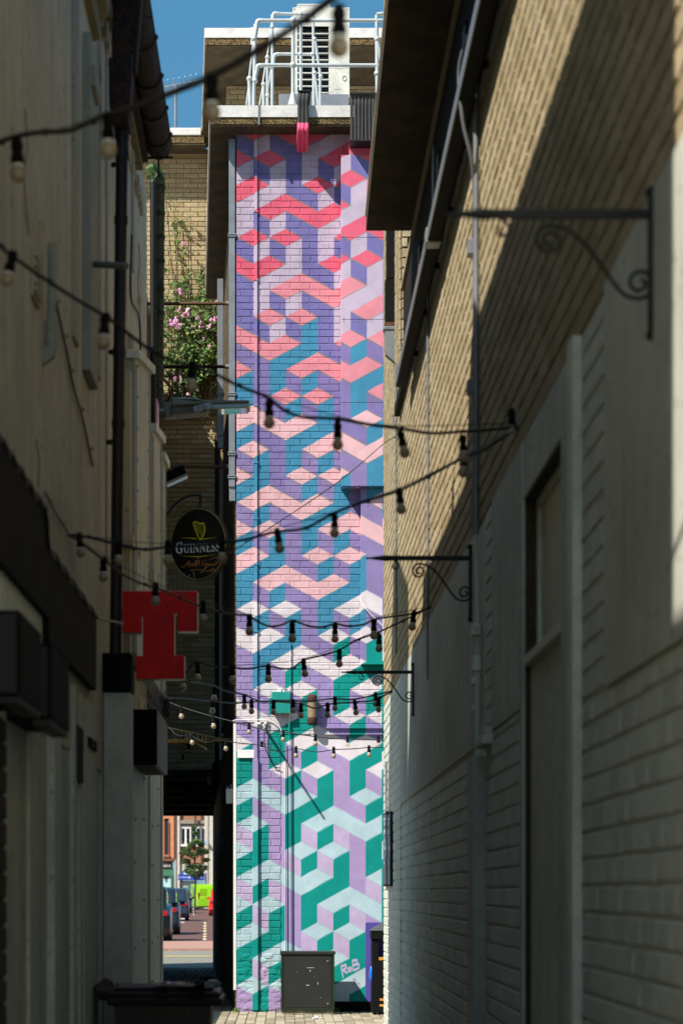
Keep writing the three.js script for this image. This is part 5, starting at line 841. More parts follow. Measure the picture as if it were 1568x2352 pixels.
// ---------------------------------------------------------------- roof of the mural building: guard rail, air conditioner, pipes
{
  const t = thing('guard_rail', 'galvanised tube guard rail on the roof edge above the mural', 'railing'), Z = MZ - 0.05, r = 0.0215, yb = Yp(246, Z) - 0.1;
  const q = (x, y, z = Z) => P(x, y, z), st = (n, a, b, s = r) => mesh(n, rod(a, b, s, s, 14), M.steel, t), kn = (p, s = 0.034) => ball(p, s, 12);
  const Zb = Z + 1.1;                                        // the second frame stands farther back
  st('rail', q(594, 47), q(885, 47)); st('rail', q(594, 149.5), q(885, 150));
  st('post', q(586, 56), V(q(582, 242).x, yb, -Z)); st('post', q(672.8, 47), q(672.5, 218));
  mesh('post_foot', rod(q(672.5, 242), q(672.5, 212), 0.062, 0.02, 16), M.steel, t);
  st('rail', q(631, 31, Zb), q(716, 33, Zb), 0.018); st('rail', q(633, 123.5, Zb), q(716, 125, Zb), 0.018);
  for (const x of [625, 690]) st('post', q(x, 34, Zb), V(q(x, 240, Zb).x, yb, -Zb), 0.018);
  st('post', q(719, 34, Zb), V(q(721, 240, Zb).x, yb, -Zb), 0.018); st('post', q(735, 176, Zb), V(q(735, 240, Zb).x, yb, -Zb), 0.018);
  st('post', q(572, 181), V(q(575, 241).x, yb, -Z)); st('post', q(605, 194, Zb), V(q(605, 241, Zb).x, yb, -Zb), 0.018); st('post', q(614, 133, Zb), V(q(614, 241, Zb).x, yb, -Zb), 0.018);
  st('brace', q(583, 88), q(572, 181), 0.012); st('brace', q(573, 181), q(566, 241), 0.01); st('brace', q(624, 62, Zb), q(603, 193, Zb), 0.011); st('brace', q(623, 156, Zb), q(614, 218, Zb), 0.011); st('brace', q(604, 195, Zb), q(596, 241, Zb), 0.01);
  st('brace', q(723, 90, Zb), q(736, 176, Zb), 0.018); st('brace', q(722, 168, Zb), q(731, 242, Zb), 0.018);
  st('post', q(864.5, 35), q(866, 236)); st('brace', q(866, 92), q(874, 140)); st('rail', q(864.5, 33), q(880, 31));
  mesh('elbow', [tube([q(584.5, 88), q(589, 62), q(592, 49), q(604, 47)], r * 1.25, 24, 12), tube([q(625, 64, Zb), q(627, 40, Zb), q(630, 31, Zb), q(640, 31, Zb)], 0.022, 24, 12), tube([q(584, 186), q(589, 164), q(592, 152), q(604, 150)], r * 1.2, 24, 12), tube([q(627, 150, Zb), q(630, 128, Zb), q(640, 124, Zb)], 0.022, 20, 12)], M.steel, t);
  mesh('coupling', [kn(q(672.8, 47), 0.042), kn(q(672.5, 149.5), 0.04), kn(q(583, 89)), kn(q(572.5, 181)), kn(q(585, 186)), ...[[625, 62], [614, 132], [605, 194], [690, 32], [690, 124], [722, 90], [722, 168], [624, 155], [736, 176], [614, 220], [716, 33], [717, 125]].map(([x, y]) => kn(q(x, y, Zb), 0.029)), kn(q(865, 90)), kn(q(865, 169))], M.steel, t);
}
{
  const Z = 30.2, X = (x) => Xp(x, Z), Y = (y) => Yp(y, Z), t = thing('air_conditioner', 'large white air conditioning unit with dark louvres on the roof', 'air conditioner'), w = mat('#d5d3ca', 0.45, { map: T.mottle });
  mesh('casing', [box(X(672), X(683), Y(225), Y(60), Z, Z + 0.9), box(X(754.5), X(802), Y(225), Y(60), Z, Z + 0.9), box(X(683), X(754.5), Y(60), Y(60) - 0.001 + 0.01, Z + 0.02, Z + 0.9), box(X(672), X(802), Y(60), Y(17), Z, Z + 0.9), box(X(683), X(754.5), Y(225), Y(219), Z, Z + 0.9)], w, t);
  mesh('recess', box(X(683), X(754.5), Y(219), Y(60), Z + 0.1, Z + 0.12), M.black, t);
  for (let i = 0; i < 10; i++) { const y = 77 + i * 15.1; mesh('louvre', box(X(683), X(755), Y(y + 1.2), Y(y - 1.2), Z - 0.006, Z + 0.02, 0.003), w, t); }
  mesh('coil_fin', [...Array(34).keys()].map((i) => box(X(684), X(754), Y(64 + i * 4.6), Y(62.8 + i * 4.6), Z + 0.07, Z + 0.1)), mat('#3a403e', 0.5), t);
  mesh('post', [box(X(690), X(694), Y(219), Y(62), Z - 0.004, Z + 0.01)], w, t);
  mesh('panel_line', [box(X(757), X(800), Y(157), Y(156), Z - 0.002, Z + 0.002), box(X(768), X(784), Y(205), Y(204), Z - 0.003, Z + 0.002), box(X(768), X(784), Y(158), Y(157), Z - 0.003, Z + 0.002)], mat('#a9a89f', 0.6), t);
  const k = new THREE.TorusGeometry(0.024, 0.004, 8, 20); k.scale(1, 1.25, 1); k.translate(X(790.5), Y(180), -Z + 0.004); mesh('handle_recess', k, mat('#8f8d7c', 0.6), t);
  const grid = []; for (let i = 0; i <= 20; i++) grid.push(rod(V(X(680 + i * 4), Y(17), -Z - 0.05), V(X(684 + i * 3.6), Y(2), -Z - 0.12), 0.004)); grid.push(box(X(683), X(757), Y(4), Y(2), Z + 0.1, Z + 0.13), box(X(680), X(758), Y(11), Y(9.6), Z + 0.07, Z + 0.1)); mesh('fan_guard', grid, w, t);
  mesh('frame', [box(X(640), X(800), Y(250), Y(222), Z - 0.1, Z + 0.9, 0.006)], M.galv, t);
  mesh('nut', [[676, 21], [738, 21], [797, 21], [764, 68]].map(([x, y]) => ball(V(X(x), Y(y), -Z), 0.008, 8)), M.iron, t);
}
{
  const t = thing('pipe_bundle', 'three black insulated pipes over the coping turning pink down the mural', 'pipes'), Z = MZ - 0.42, q = (x, y, z = Z) => P(x, y, z);
  const pk = mat('#f0557f', 0.7, { ...bump(T.grain, 0.003, 4) });
  [[688, 687, 685], [696, 695, 694], [704.5, 704.5, 703]].forEach(([a, b, c], i) => {
    mesh('black_pipe', tube([q(a + 6, 212, Z + 0.6), q(a + 3, 214, Z + 0.15), q(a, 222), q(a - 0.5, 250), q(b, 284)], 0.022, 40, 12), M.rubber, t);
    mesh('pink_pipe', tube([q(b, 283), q(b - 0.5, 300), q(c, 322, Z + 0.15), q(c, 346, MZ - 0.06)], 0.0225, 40, 12), pk, t);
  });
  mesh('perforated_tray', [box(Xp(686, Z), Xp(714, Z), Yp(209, Z), Yp(207, Z), Z, Z + 0.5), ...[...Array(18).keys()].map((i) => box(Xp(685 + (i % 6) * 4.6, Z), Xp(687.5 + (i % 6) * 4.6, Z), Yp(219, Z), Yp(208, Z), Z + 0.02 + ((i / 6) | 0) * 0.16, Z + 0.03 + ((i / 6) | 0) * 0.16))], M.iron, t);
}
{
  const t = thing('pipe_rack', 'row of thick black insulated pipes over the coping at the right end', 'pipes'), Z = MZ - 0.45, q = (x, y, z = Z) => P(x, y, z);
  for (let i = 0; i < 7; i++) { const x = 807.5 + i * 8.2; mesh('black_pipe', tube([q(x + 3, 219, Z + 0.6), q(x, 221, Z + 0.1), q(x, 232), q(x, 270), q(x + rr(-0.5, 0.5), 322)], i === 2 ? 0.022 : 0.0185, 30, 10), M.rubber, t); }
  mesh('perforated_tray', [box(Xp(803, Z), Xp(866, Z), Yp(216, Z), Yp(213.5, Z), Z - 0.02, Z + 0.6), ...[...Array(28).keys()].map((i) => box(Xp(804 + (i % 14) * 4.4, Z), Xp(805.5 + (i % 14) * 4.4, Z), Yp(224, Z), Yp(214, Z), Z - 0.024 + ((i / 14) | 0) * 0.3, Z - 0.016 + ((i / 14) | 0) * 0.3))], M.iron, t);
  mesh('base_bar', [box(Xp(803, Z), Xp(864, Z), Yp(326, Z), Yp(322, Z), Z - 0.04, Z + 0.4, 0.004)], M.iron, t);
}
// scaffold pole with a strip of bird spikes, from the planter to the mural corner
{
  const t = thing('scaffold_pole', 'mossy yellow pole with a strip of spikes crossing to the mural corner', 'pole'), Z = 28.7;
  mesh('pole', rod(P(330, 1703, Z - 1), P(537, 1700, Z + 0.6), 0.026, 0.026, 14), mat('#dcc67a', 0.8, { map: T.rust }), t);
  mesh('clamp', [404, 440].map((x) => rod(P(x, 1710, Z), P(x, 1692, Z), 0.012)), M.galv, t);
  const g = [rod(P(386, 1671, Z - 0.6), P(533, 1702, Z + 0.4), 0.006), rod(P(427, 1693, Z), P(476, 1721, Z), 0.009)]; for (let i = 0; i < 9; i++) { const x = 398 + i * 9.3, y = 1673 + i * 2.1; g.push(rod(P(x, y, Z - 0.2), P(x + 1, y + 16, Z - 0.2), 0.004)); }
  mesh('spike_strip', g, mat('#b9ab74', 0.6), t);
}
// ---------------------------------------------------------------- festoon lights
const bulbG = (() => { const q = [[0, 0.5], [0.24, 0.45], [0.42, 0.28], [0.5, 0.04], [0.47, -0.18], [0.36, -0.36], [0.2, -0.47], [0, -0.5]].map(([x, y]) => new THREE.Vector2(x, y)); return new THREE.LatheGeometry(q.reverse(), 20); })();
const collarG = new THREE.CylinderGeometry(0.34, 0.36, 0.16, 16).translate(0, 0.5, 0);
const holderG = merge([new THREE.LatheGeometry([[0, 1.95], [0.26, 1.95], [0.36, 1.8], [0.36, 1.45], [0.31, 1.35], [0.30, 1.2], [0.36, 1.1], [0.38, 0.58], [0.3, 0.54]].map(([x, y]) => new THREE.Vector2(x, y)).reverse(), 16), new THREE.BoxGeometry(0.52, 0.34, 0.42).translate(0, 1.95, 0), ...[0.72, 0.84, 0.96].map((y) => new THREE.TorusGeometry(0.375, 0.035, 5, 16).rotateX(Math.PI / 2).translate(0, y, 0))]);
const stringGroup = 'festoon strings across the alley';
// pts: [x, y] of the cable; Z at its two ends; bulbs: [x, y of the middle of the bulb, diameter in px, kind]
function festoon(label, pts, Za, Zb, bulbs, o = {}) {
  const t = thing('festoon_string', label, 'string lights', stringGroup);
  const xa = pts[0][0], xb = pts[pts.length - 1][0], zAt = (x) => Za + (Zb - Za) * Math.min(1.2, Math.max(-0.2, (x - xa) / (xb - xa)));
  mesh('cable', tube(pts.map(([x, y]) => P(x, y, zAt(x))), o.r || 0.0055, pts.length * 9, 8), M.cable, t);
  if (o.wire) mesh('support_wire', tube(o.wire.map(([x, y]) => P(x, y, zAt(x) + 0.01)), 0.0016, o.wire.length * 6, 5), M.cable, t);
  const ties = []; for (let i = 1; i < pts.length - 1; i += 2) ties.push(ball(P(pts[i][0] + 5, pts[i][1], zAt(pts[i][0])), (o.r || 0.0055) * 1.5, 8)); if (ties.length) mesh('cable_tie', ties, M.cable, t);
  bulbs.forEach(([x, y, d, kind, tilt = 0]) => {
    const Z = zAt(x), s = d * Z / F, h = mesh('lamp_holder', holderG, M.black, t);
    h.position.copy(P(x, y, Z)); h.scale.setScalar(s); h.rotation.z = tilt;
    if (kind !== 'none') mesh('bulb', bulbG, kind === 'clear' ? M.clearBulb : M.bulb, h);
    mesh('collar', collarG, kind === 'clear' ? M.galv : M.white, h);
  });
  return t;
}
festoon('string of lights nearest the camera rising out of the top of the picture', [[-40, 338], [0, 326], [42, 312], [100, 303], [160, 300], [210, 278], [248, 262], [330, 238], [400, 212], [487, 176], [600, 112], [700, 45], [776, -12], [900, -110], [1100, -280]], 6.6, 4.0, [[42, 400, 40, '', 0.04], [248, 345, 41, '', -0.02], [486, 258, 42], [778, 108, 46]], { r: 0.007, wire: [[-20, 326], [160, 290], [487, 165], [776, -20]] });
festoon('string of lights sagging from the left edge across the blue part of the mural', [[-50, 520], [0, 565], [45, 600], [110, 645], [180, 690], [245, 728], [300, 770], [340, 800], [390, 826], [440, 842], [500, 862], [545, 885], [612, 912], [655, 944], [700, 958], [772, 962], [850, 976], [918, 984], [990, 995], [1062, 991], [1120, 988], [1188, 980]], 6.4, 8.75, [[16, 642, 32, '', -0.25], [238, 787, 32, '', -0.06], [441, 888, 28], [618, 972, 27], [775, 1022, 26], [929, 1040, 25, '', 0.22], [1064, 1050, 24, '', 0.04], [1174, 990, 24, 'clear']], { wire: [[545, 885], [772, 955], [918, 978], [1188, 972]] });
festoon('string of lights rising from the hook on the cream wall to the right wall', [[155, 1228], [200, 1233], [270, 1250], [330, 1262], [388, 1256], [450, 1253], [510, 1246], [560, 1240], [632, 1222], [700, 1213], [764, 1180], [840, 1150], [912, 1128], [980, 1096], [1058, 1054], [1110, 1032], [1188, 984]], 9.3, 8.75, [[273, 1288, 22], [386, 1289, 23], [510, 1283, 23], [642, 1260, 22, '', 0.14], [768, 1225, 22], [921, 1170, 23, '', 0.1], [1063, 1085, 24]], { wire: [[155, 1226], [388, 1248], [632, 1214], [912, 1122], [1188, 982]] });
festoon('string of lights from the hook on the cream wall down past the red letter', [[155, 1228], [180, 1242], [215, 1268], [240, 1286], [280, 1318], [330, 1342], [360, 1350], [410, 1372], [462, 1393], [500, 1404], [545, 1412], [570, 1414], [598, 1431], [624, 1439], [650, 1434], [672, 1426], [710, 1438], [742, 1440], [770, 1433], [800, 1438], [835, 1434], [858, 1423], [900, 1416], [945, 1410], [990, 1395]], 9.2, 13.9, [[186, 1270, 22, '', 0.08], [238, 1326, 22], [357, 1382, 21], [466, 1422, 20], [573, 1451, 19.5], [671, 1467, 19], [769, 1468, 18], [858, 1460, 18.5], [946, 1440, 18, '', -0.12]], { wire: [[155, 1226], [360, 1340], [570, 1411], [672, 1423], [770, 1429], [858, 1418], [990, 1392]] });
festoon('string of lights from behind the red letter up to the right wall bracket', [[380, 1560], [425, 1545], [444, 1525], [460, 1522], [490, 1530], [535, 1533], [570, 1536], [612, 1530], [650, 1536], [672, 1534], [698, 1516], [740, 1505], [778, 1493], [820, 1470], [866, 1453], [920, 1428], [985, 1396]], 15.6, 13.9, [[420, 1578, 17], [454, 1557, 16], [534, 1562, 17], [616, 1560, 16.5], [700, 1548, 16.5, '', 0.12], [779, 1525, 16.5], [870, 1490, 17]], { wire: [[535, 1530], [698, 1512], [866, 1449]] });
festoon('upper of two strings of lights crossing just at the teal junction box', [[440, 1566], [490, 1575], [520, 1588], [560, 1596], [600, 1612], [628, 1610], [672, 1610], [716, 1610], [765, 1605], [810, 1606], [862, 1596], [899, 1587]], 17.5, 15.6, [[561, 1623, 13.5], [628, 1636, 13.5], [673, 1633, 13], [769, 1627, 13], [862, 1617, 13]], { wire: [[520, 1584], [628, 1607], [765, 1602], [862, 1594]] });
festoon('lower of two strings of lights crossing just at the teal junction box', [[385, 1602], [440, 1606], [490, 1611], [540, 1615], [578, 1612], [620, 1611], [691, 1617], [724, 1627], [752, 1618], [817, 1612], [850, 1610], [870, 1602], [899, 1590]], 18, 15.6, [[492, 1604, 14], [488.5, 1633, 13.5], [577.5, 1634, 13.5], [691, 1644, 14], [752, 1643, 14], [817, 1637, 13.5, '', 0.1], [869, 1630, 13.5]], { wire: [[540, 1612], [691, 1613], [817, 1608]] });
festoon('string of lights sloping down to the far right corner below the rusty lamp', [[386, 1612], [417, 1624], [455, 1636], [490, 1646], [537, 1658], [572, 1668], [610, 1676], [650, 1681], [725, 1692], [799, 1698], [840, 1699], [880, 1700]], 22, 20.5, [[417, 1646, 12], [490.5, 1668, 12], [572, 1682, 10.5], [650, 1699, 10.5], [724, 1709, 11], [798, 1710, 9.5, 'clear'], [868.5, 1711, 10, 'clear']], { r: 0.005 });
festoon('lowest string of pale lights over the smooth foot of the mural', [[386, 1670], [410, 1690], [436, 1688], [470, 1705], [500, 1700], [536, 1705], [602, 1713], [640, 1727], [680, 1720], [725, 1727], [766, 1722], [810, 1720], [847, 1717], [880, 1717]], 23.5, 20.6, [[379, 1622, 11], [441.6, 1706, 11], [519, 1720, 11], [601.5, 1722, 9.5, 'none'], [679.5, 1736, 10.5], [766, 1737, 10.5], [847, 1734, 10.5]], { r: 0.004 });
festoon('faint string of lights deep in the dark passage mouth', [[405, 1692], [430, 1712], [470, 1700], [511, 1680]], 33, 33, [[418.5, 1704, 8], [433, 1727, 9], [461.6, 1704, 8], [474.5, 1713, 9], [511, 1690, 9], [420, 1750, 8]], { r: 0.006 });
{
  const t = thing('span_wire', 'thin black wire strung from the pub sign up to the right wall', 'wire');
  mesh('wire', tube([P(525, 1272, 17), P(640, 1199, 17.3), P(780, 1104, 17.8), P(880, 1020, 18), P(908, 1003, 18.05)], 0.0032, 40, 6), M.cable, t);
  mesh('eye_bolt', [new THREE.TorusGeometry(0.02, 0.004, 6, 16).translate(...P(910, 1001, 18.05).toArray()), rod(P(910, 995, 18.05), P(900, 950, 18.05), 0.005)], M.galv, t);
}
// ---------------------------------------------------------------- the street beyond the passage
const gz = (y) => H * F / (y - VY), gp = (x, y, up = 0) => { const p = P(x, y, gz(y)); p.y = up; return p; };
{
  const asphalt = mat('#8f8d86', 0.9, { map: T.tan, ...bump(T.grain, 0.003) });
  struct('cross_street', box(-40, 40, -0.055, -0.006, 44.25, 57), asphalt);
  struct('kerb_paving', box(-40, 40, -0.055, 0.05, 57, 66), mat('#b98f84', 0.9, { map: T.tan }));
  const road = struct('side_road', poly([V(-9.2, 0.01, -66), V(-1.3, 0.01, -66), V(-3.9, 0.01, -205), V(-13.2, 0.01, -205)]), mat('#6e4a44', 0.92, { map: T.tan }));
  struct('pavement', [poly([V(-1.3, 0.11, -66), V(3, 0.11, -66), V(3, 0.11, -205), V(-3.9, 0.11, -205)]), poly([V(-1.3, 0, -66), V(-1.3, 0.11, -66), V(-3.9, 0.11, -205), V(-3.9, 0, -205)]), poly([V(-20, 0.1, -66), V(-9.2, 0.1, -66), V(-13.2, 0.1, -205), V(-24, 0.1, -205)])], mat('#c08d85', 0.9, { map: T.tan }));
  const y4 = 0.006, paint = mat('#d8cfa0', 0.8, { map: T.mottle }), wp = mat('#d4cfc8', 0.8);
  struct('yellow_line', poly([V(-40, y4, -51.5), V(40, y4, -51.5), V(40, y4, -51.9), V(-40, y4, -51.9)]), mat('#d9bf6a', 0.8));
  const q = (x0, x1, yA, yB, m) => { const a = gp(x0, yA, 0.016), b = gp(x1, yA, 0.016), c = gp(x1 - 0.5, yB, 0.016), d = gp(x0 + 0.5, yB, 0.016); struct('road_marking', poly([a, b, c, d]), m); };
  for (let i = 0; i < 7; i++) q(466 + i * 0.3, 474, 2160 - i * 6.2, 2156.5 - i * 6.2, paint);
  q(444, 447, 2102, 2092, wp); q(410, 436, 2111.5, 2110, wp); q(412, 424, 2120, 2118.6, wp); q(440, 446, 2090, 2085, wp);
}
function carBody(o) {
  const { L = 4.3, W = 1.76, h = 1.46, van = false } = o;
  const sh = (pts, w, b) => { const s = new THREE.Shape(); pts.forEach(([x, y], i) => i ? s.lineTo(x, y) : s.moveTo(x, y)); const g = new THREE.ExtrudeGeometry(s, { depth: w - 2 * b, bevelEnabled: true, bevelSize: b, bevelThickness: b, bevelSegments: 3 }); g.translate(0, 0, -(w - 2 * b) / 2); g.rotateY(Math.PI / 2); return plain(g); };
  const g = {}, l = L / 2;
  // profile x runs from the nose (-) to the tail (+); the tail faces the camera
  if (van) { g.body = sh([[-l, 0.35], [-l + 0.05, 0.8], [-l + 0.9, 1.05], [-l + 1.55, h - 0.12], [-l + 1.9, h - 0.05], [l - 0.25, h - 0.05], [l - 0.05, h - 0.2], [l - 0.05, 0.4], [l - 0.1, 0.3], [-l + 0.1, 0.28]], W, 0.09); g.glass = sh([[-l + 1.0, 1.08], [-l + 1.5, h - 0.2], [-l + 1.9, h - 0.2], [-l + 1.9, 1.08]], W + 0.01, 0.02); }
  else { g.body = sh([[-l, 0.4], [-l + 0.06, 0.68], [-l + 0.95, 0.88], [l - 0.5, 0.95], [l - 0.06, 0.9], [l - 0.05, 0.42], [l - 0.15, 0.28], [-l + 0.15, 0.25]], W, 0.1); g.cabin = sh([[-l + 1.05, 0.9], [-l + 1.75, h - 0.08], [-l + 2.2, h - 0.03], [l - 0.95, h - 0.05], [l - 0.28, 0.95]], W - 0.26, 0.1); g.glass = sh([[-l + 1.3, 0.96], [-l + 1.8, h - 0.14], [l - 1.0, h - 0.14], [l - 0.6, 0.98]], W - 0.235, 0.06); }
  return g;
}
function car(name, label, category, p, turn, paint, o = {}) {
  const t = thing(name, label, category, o.group, [p.x, 0.012, p.z]); t.rotation.y = turn; const { L = 4.3, W = 1.76, h = 1.46, van } = o, l = L / 2, m = mat(paint, 0.25, { metalness: 0.15 }), g = carBody(o);
  mesh('body', van ? g.body : [g.body, g.cabin], m, t); mesh('side_glass', g.glass, M.glass, t);
  const wx = W / 2 - 0.1; for (const z of [-l + 0.82, l - 0.78]) for (const s of [-1, 1]) { const w = mesh('wheel', rod(V(s * wx - 0.1, 0.31, z), V(s * wx + 0.1, 0.31, z), 0.31, 0.31, 20), M.rubber, t); mesh('rim', rod(V(s * (wx + 0.1), 0.31, z), V(s * (wx + 0.112), 0.31, z), 0.19, 0.17, 14), M.galv, w); }
  const red = mat('#9d1a1c', 0.25); const bxx = (x0, x1, y0, y1, z, d = 0.05) => new RoundedBoxGeometry(x1 - x0, y1 - y0, d, 1, 0.012).translate((x0 + x1) / 2, (y0 + y1) / 2, z);
  if (van) { for (const s of [-1, 1]) mesh('door_panel', bxx(s * 0.42 - 0.3, s * 0.42 + 0.3, 1.05, h - 0.32, l - 0.03, 0.06), m, t); for (const s of [-1, 1]) mesh('tail_light', bxx(s * (W / 2 - 0.13) - 0.07, s * (W / 2 - 0.13) + 0.07, 0.85, 1.35, l), red, t); mesh('bumper', bxx(-W / 2 + 0.04, W / 2 - 0.04, 0.3, 0.52, l, 0.14), M.rubber, t); mesh('number_plate', bxx(-0.3, 0.3, 0.6, 0.72, l + 0.01, 0.05), mat('#d9a818', 0.5), t); mesh('door_seam', [bxx(-0.012, 0.012, 0.5, h - 0.2, l + 0.012, 0.02)], M.rubber, t); mesh('door_handle', bxx(-0.1, 0.1, 0.95, 1.02, l + 0.03, 0.05), M.rubber, t); for (const s of [-1, 1]) mesh('wing_mirror', bxx(s * (W / 2 + 0.1) - 0.08, s * (W / 2 + 0.1) + 0.08, 1.05, 1.3, -l + 1.55, 0.14), M.rubber, t); }
  else { for (const s of [-1, 1]) mesh('tail_light', bxx(s * (W / 2 - 0.28) - 0.2, s * (W / 2 - 0.28) + 0.2, 0.72, 0.86, l + 0.03), red, t); const rw = bxx(-W / 2 + 0.3, W / 2 - 0.3, -0.2, 0.2, 0, 0.02); rw.rotateX(-0.98); rw.translate(0, 1.17, l - 0.56); mesh('rear_window', rw, M.glass, t); mesh('number_plate', bxx(-0.26, 0.26, 0.55, 0.66, l + 0.05, 0.03), mat('#d9c23a', 0.5), t); mesh('bumper', bxx(-W / 2 + 0.08, W / 2 - 0.08, 0.3, 0.5, l + 0.01, 0.14), M.rubber, t); for (const s of [-1, 1]) mesh('wing_mirror', bxx(s * (W / 2 + 0.08) - 0.08, s * (W / 2 + 0.08) + 0.08, 0.95, 1.08, -l + 1.5, 0.1), m, t); }
  return t;
}
{
  const row = 'cars parked along the left kerb', tail = (x, y, L) => { const p = gp(x, y); p.z -= L / 2; return p; };
  const dir = 0.033;
  const at = (xr, y, W, L) => { const p = gp(xr, y); p.x -= W / 2; p.z -= L / 2; return p; };
  car('parked_car', 'black parked car nearest the passage, mostly hidden by the grey sheets', 'car', at(386, 2166, 1.78, 4.4), dir, '#121316', { L: 4.4, group: row });
  car('parked_car', 'dark blue parked car second in the row with red tail lights', 'car', at(407, 2148, 1.78, 4.4), dir, '#1d2530', { L: 4.4, group: row });
  car('parked_car', 'blue black parked saloon third in the row by the shopfronts', 'car', at(430, 2116, 1.84, 4.6), dir, '#27303c', { L: 4.6, W: 1.84, h: 1.5, group: row });
  car('parked_car', 'small dark parked car farthest in the row', 'car', at(438, 2098, 1.76, 4.2), dir, '#3a3b3c', { L: 4.2, group: row });
  const v = gp(437, 2090.5); car('delivery_van', 'lime green delivery van with a yellow number plate seen from behind', 'van', V(v.x + 1.0, 0, v.z - 2.3), 0.2, '#86bb0a', { L: 4.5, W: 1.85, h: 1.98, van: true });
  const r = gp(477, 2104); car('red_car', 'bright red car on the right side of the road, half hidden by the passage wall', 'car', V(r.x + 0.9, 0, r.z - 2), 0.02, '#d92a16', { L: 4.1 });
}
// street tree
{
  const Z = 150, p = P(447, 2050, Z); p.y = 0; const t = thing('street_tree', 'slim green street tree in front of the white building', 'tree', null, p.toArray()), k = Z / F; seed = 515;
  const limbs = [tube([V(0, 0, 0), V(0.05, 2, 0.05), V(0, 4, 0), V(0.05, 6.3, 0)], 0.055, 20, 8)];
  const cl = []; const Y = (y) => Yp(y, Z), X = (x) => Xp(x, Z) - p.x;
  for (const [x, y, r] of [[448, 1915, 10], [452, 1935, 14], [440, 1940, 10], [425, 1958, 13], [440, 1962, 15], [458, 1958, 14], [470, 1955, 12], [474, 1975, 8], [428, 1978, 11], [436, 1990, 15], [452, 1990, 14], [466, 1994, 12], [444, 2006, 14], [456, 2008, 12], [432, 2000, 9], [446, 1900, 6], [430, 1950, 8], [462, 1940, 8]]) { const c = V(X(x), Y(y), rr(-0.6, 0.6)); cl.push([c, r * k]); limbs.push(tube([V(0.02, c.y - 0.5, 0), c], 0.018, 4, 5)); }
  mesh('trunk', limbs, M.stem, t);
  const sets = [[], [], []]; const leaf = new THREE.CircleGeometry(0.075, 5); leaf.scale(1, 0.6, 1);
  for (const [c, r] of cl) for (let i = 0; i < 190; i++) { const a = rr(0, 6.28), b = Math.acos(rr(-1, 1)), q = r * Math.pow(rnd(), 0.5) * 1.05, g = leaf.clone(); g.rotateX(rr(-3, 3)); g.rotateY(rr(-3, 3)); g.translate(c.x + q * Math.sin(b) * Math.cos(a), c.y + q * 0.62 * Math.cos(b), c.z + q * Math.sin(b) * Math.sin(a)); sets[(rnd() * 3) | 0].push(g); }
  sets.forEach((s, i) => { const m = mesh('crown', s, M.leafs[i], t); m.userData.kind = 'stuff'; });
}
